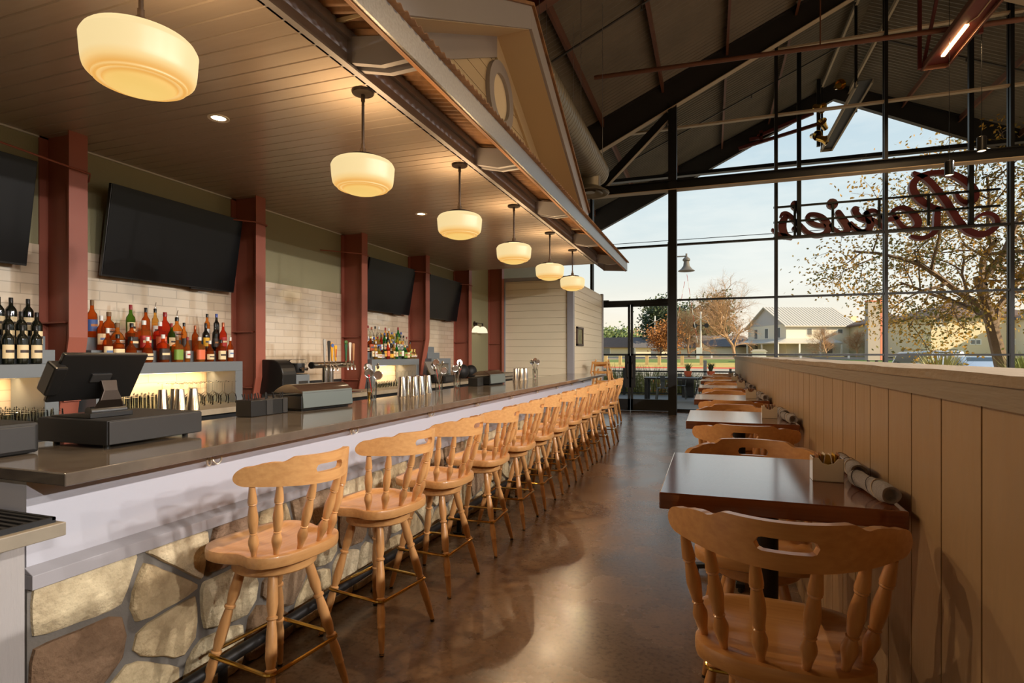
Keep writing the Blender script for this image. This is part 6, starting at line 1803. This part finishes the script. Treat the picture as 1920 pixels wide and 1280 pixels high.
# white rail fence, bollards and mailbox beyond the lawn
wf = thing('rail_fence', 'long low white fence before the far houses', 'fence', (0, 0, 0))
MB().box(-60, 90, 86.9, 87.0, 1.35, 1.62).build('rail', wt, wf)
for k in range(26): MB().box(-58 + 5.8 * k, -57.75 + 5.8 * k, 86.85, 87.05, .9, 1.65).build('post', wt, wf)
for k, px in enumerate((1111, 1136, 1163, 1213, 1236, 1279, 1315)):
    x = atx(px, 70); o = MB().box(x - .18, x + .18, 69.8, 70.2, .2, 1.35).build('wooden_bollard', mat('bollard_wood', S(200, 170, 120), .9) if k == 0 else MATS['bollard_wood']); tag(o, '%s tan bollard along the lawn from the cream wall' % ORD[k], 'bollard', 'tan bollards on the lawn')
mbx = thing('entry_monument', 'small pale stone entry pillar with a cap before the white house', 'pillar', (atx(1423, 78), 78, .5))
MB().box(-.8, .8, -.5, .5, 0, 1.35).build('pillar', wt, mbx); MB().prism([(-1.0, 1.35), (1.0, 1.35), (.6, 1.65), (-.6, 1.65)], (0, -.6, 0), (1, 0, 0), (0, 0, 1), (0, 1.2, 0)).build('cap', R1, mbx)

# railway crossing
red_w = mat('gate_red', S(176, 66, 50), .6); whi = mat('signal_white', S(226, 222, 214), .6)
def crossing(px, Y, tip, base, lab, k):
    x = atx(px, Y); zb_ = .9
    t = thing('crossing_signal', lab, 'railway signal', (0, 0, 0), 0, 'railway crossing signals')
    MB().cyl((x, Y, zb_), (x, Y, zat(px, 584 if k == 0 else 592, Y)), .11, n=12).build('mast', whi, t, smooth=True)
    zc = zat(px, 597 if k == 0 else 603, Y)
    MB().bar((x - .9, Y - .15, zc + .5), (x + .9, Y - .15, zc - .5), .03, .26, (0, 1, 0)).bar((x - .9, Y - .18, zc - .5), (x + .9, Y - .18, zc + .5), .03, .26, (0, 1, 0)).build('crossbuck', whi, t)
    for s_ in (-1, 1): MB().lathe([(0, 0), (.32, 0), (.32, .05), (0, .05)], 16, (x + s_ * .75, Y - .2, zc - 1.0), Matrix.Rotation(pi / 2, 3, 'X')).cyl((x, Y, zc - 1.0), (x + s_ * .75, Y, zc - 1.0), .05, n=8).build('signal_light', black_matte, t)
    MB().box(x - .6, x + .2, Y - .3, Y + .3, zb_, zb_ + 1.6).build('cabinet', whi, t)
    gx0, gz0, gx1, gz1 = atx(base[0], Y), zat(*base, Y), atx(tip[0], Y), zat(*tip, Y)
    n = 10; m1 = MB(); m2 = MB()
    for i in range(n):
        a = Vector((gx0, Y - .3, gz0)).lerp(Vector((gx1, Y - .3, gz1)), i / n); b_ = Vector((gx0, Y - .3, gz0)).lerp(Vector((gx1, Y - .3, gz1)), (i + 1) / n)
        (m1 if i % 2 else m2).bar(a, b_, .06, .26 - .012 * i, (0, 1, 0))
    g = m1.build('gate_arm', red_w, t); m2.build('white_stripe', whi, g)
crossing(1314, 84, (1288, 515), (1308, 642), 'railway crossing mast with raised red and white gate before the oak', 0)
crossing(1228, 92, (1284, 528), (1262, 645), 'railway crossing mast with raised gate close to the orange tree', 1)

# street lamp
x = atx(1254, 46); Y = 46
sl_ = thing('street_lamp', 'tall street lamp with bell shade beside the black post', 'street lamp', (0, 0, 0))
MB().cyl((x, Y, 0), (x, Y, zat(1254, 454, Y)), .13, .10, 14).build('pole', mat('lamp_pole', S(96, 90, 82), .6), sl_, smooth=True)
xb = atx(1287, Y); zt = zat(1287, 480, Y)
MB().tube([(x, Y, zt), (xb, Y, zt), (xb, Y, zt - .1)], .05, 8).cyl((xb, Y, zt + .2), (xb, Y, zt - .15), .07, n=10).build('arm', MATS['lamp_pole'], sl_, smooth=True)
MB().lathe([(.10, 0), (.28, -.18), (.28, -.3), (.2, -.36), (.24, -.7), (.42, -.95), (.64, -1.10), (.62, -1.12), (.3, -1.0), (0, -.95)], 24, (xb, Y, zt - .05)).build('lamp_shade', MATS['lamp_pole'], sl_, smooth=True)
# power lines
for k, (a, b_) in enumerate(((458, 437), (372, 335))):
    if k: continue
    o = MB().tube([(atx(900, 60), 60, zat(900, a + 12, 60)), (atx(1150, 60), 60, zat(1150, a, 60)), (atx(1460, 60), 60, zat(1460, b_, 60)), (atx(1960, 60), 60, zat(1960, b_ - 38, 60))], .035, 5).build('power_line', black, smooth=True); tag(o, 'thin power line crossing the sky beyond the glass', 'cable')

# pylon sign
xs_ = atx(1636, 40); Y = 40
py_ = thing('pylon_sign', 'tall stone and terracotta pylon sign standing in the parking lot', 'sign', (xs_, Y, 0), radians(-58))
MB().box(-.12, .12, -.45, .45, 1.15, 4.72).build('panel', mat('pylon_grey', S(156, 146, 132), .8), py_)
MB().box(-.13, .13, .45, .62, 1.15, 4.95).box(-.14, .13, -.45, .62, 4.72, 4.80).build('edge', mat('pylon_orange', S(206, 116, 84), .8), py_)
for k in range(6): MB().box(-.135, -.12, -.42, .40, 1.25 + .57 * k, 1.72 + .57 * k).build('tenant_panel', mat('pylon_tile', S(168, 158, 144), .7) if k == 0 else MATS['pylon_tile'], py_)
for dy in (-.3, .3): MB().box(-.06, .06, dy - .06, dy + .06, 0, 1.2).build('leg', black_steel, py_)


# cars
def car(lab, x, y, rz, body, suv):
    t = thing('car', lab, 'car', (x, y, 0), rz)
    if suv: pf = [(-2.3, .35), (2.25, .35), (2.3, .85), (1.35, 1.0), (.75, 1.62), (-2.0, 1.70), (-2.25, 1.05), (-2.35, .9)]; gf = [(1.2, 1.03), (.7, 1.56), (-1.95, 1.62), (-2.12, 1.08)]
    else: pf = [(-2.3, .32), (2.25, .32), (2.3, .72), (1.1, .95), (.3, 1.40), (-.95, 1.42), (-1.75, 1.05), (-2.3, .98)]; gf = [(1.0, .97), (.28, 1.35), (-.92, 1.37), (-1.6, 1.05)]
    MB().prism(pf, (0, -.88, 0), (1, 0, 0), (0, 0, 1), (0, 1.76, 0)).build('body', body, t, bevel=.09, seg=3, smooth=True)
    cg = MATS.get('car_glass') or mat('car_glass', S(70, 80, 84), .06, coat=.5)
    for s_ in (-1, 1): MB().prism([(a * .93, b_ - .01) for a, b_ in gf], (0, s_ * .885 - (.006 if s_ < 0 else 0), 0), (1, 0, 0), (0, 0, 1), (0, .006, 0)).build('side_window', cg, t)
    f0, f1 = gf[0], gf[1]
    for (a, b_, nm) in ((gf[0], gf[1], 'windshield'), (gf[3], gf[2], 'rear_window')):
        s_ = .035 if nm == 'windshield' else -.035
        MB().add([(a[0] + s_ * 1.5, -.72, a[1] + .0), (a[0] + s_ * 1.5, .72, a[1]), (b_[0] + s_ * 2.4, .62, b_[1] + .02), (b_[0] + s_ * 2.4, -.62, b_[1] + .02)], [(0, 1, 2, 3)]).build(nm, cg, t, recalc=False)
    for sx in (-1.4, 1.4):
        for sy in (-.8, .8): MB().cyl((sx, sy - .1, .33), (sx, sy + .1, .33), .33, n=24).build('wheel', black_matte, t, smooth=True)
    for s_ in (-1, 1): MB().sphere((.75, s_ * .98, 1.02), .09, 10, 6, (1, 1, .8)).build('mirror', black, t, smooth=True)
    if suv:
        for s_ in (-1, 1): MB().box(-2.33, -2.28, s_ * .72 - .1, s_ * .72 + .1, .85, 1.15).build('tail_light', CAPM['red'], t)
        for s_ in (-1, 1): MB().tube([(-1.8, s_ * .7, 1.70), (-1.7, s_ * .7, 1.76), (.4, s_ * .7, 1.74), (.5, s_ * .7, 1.66)], .02, 6).build('roof_rail', black, t)
    return t


car('pale silver sports utility car parked beside the yucca, seen from its tail', atx(1728, 37), 37, radians(105), mat('car_silver', S(196, 200, 206), .25, .5, coat=.6), True)
car('light blue grey sedan parked at the golden tree, facing the glass', atx(1838, 33), 33, radians(-97), mat('car_blue', S(188, 200, 214), .22, .4, coat=.6), False)
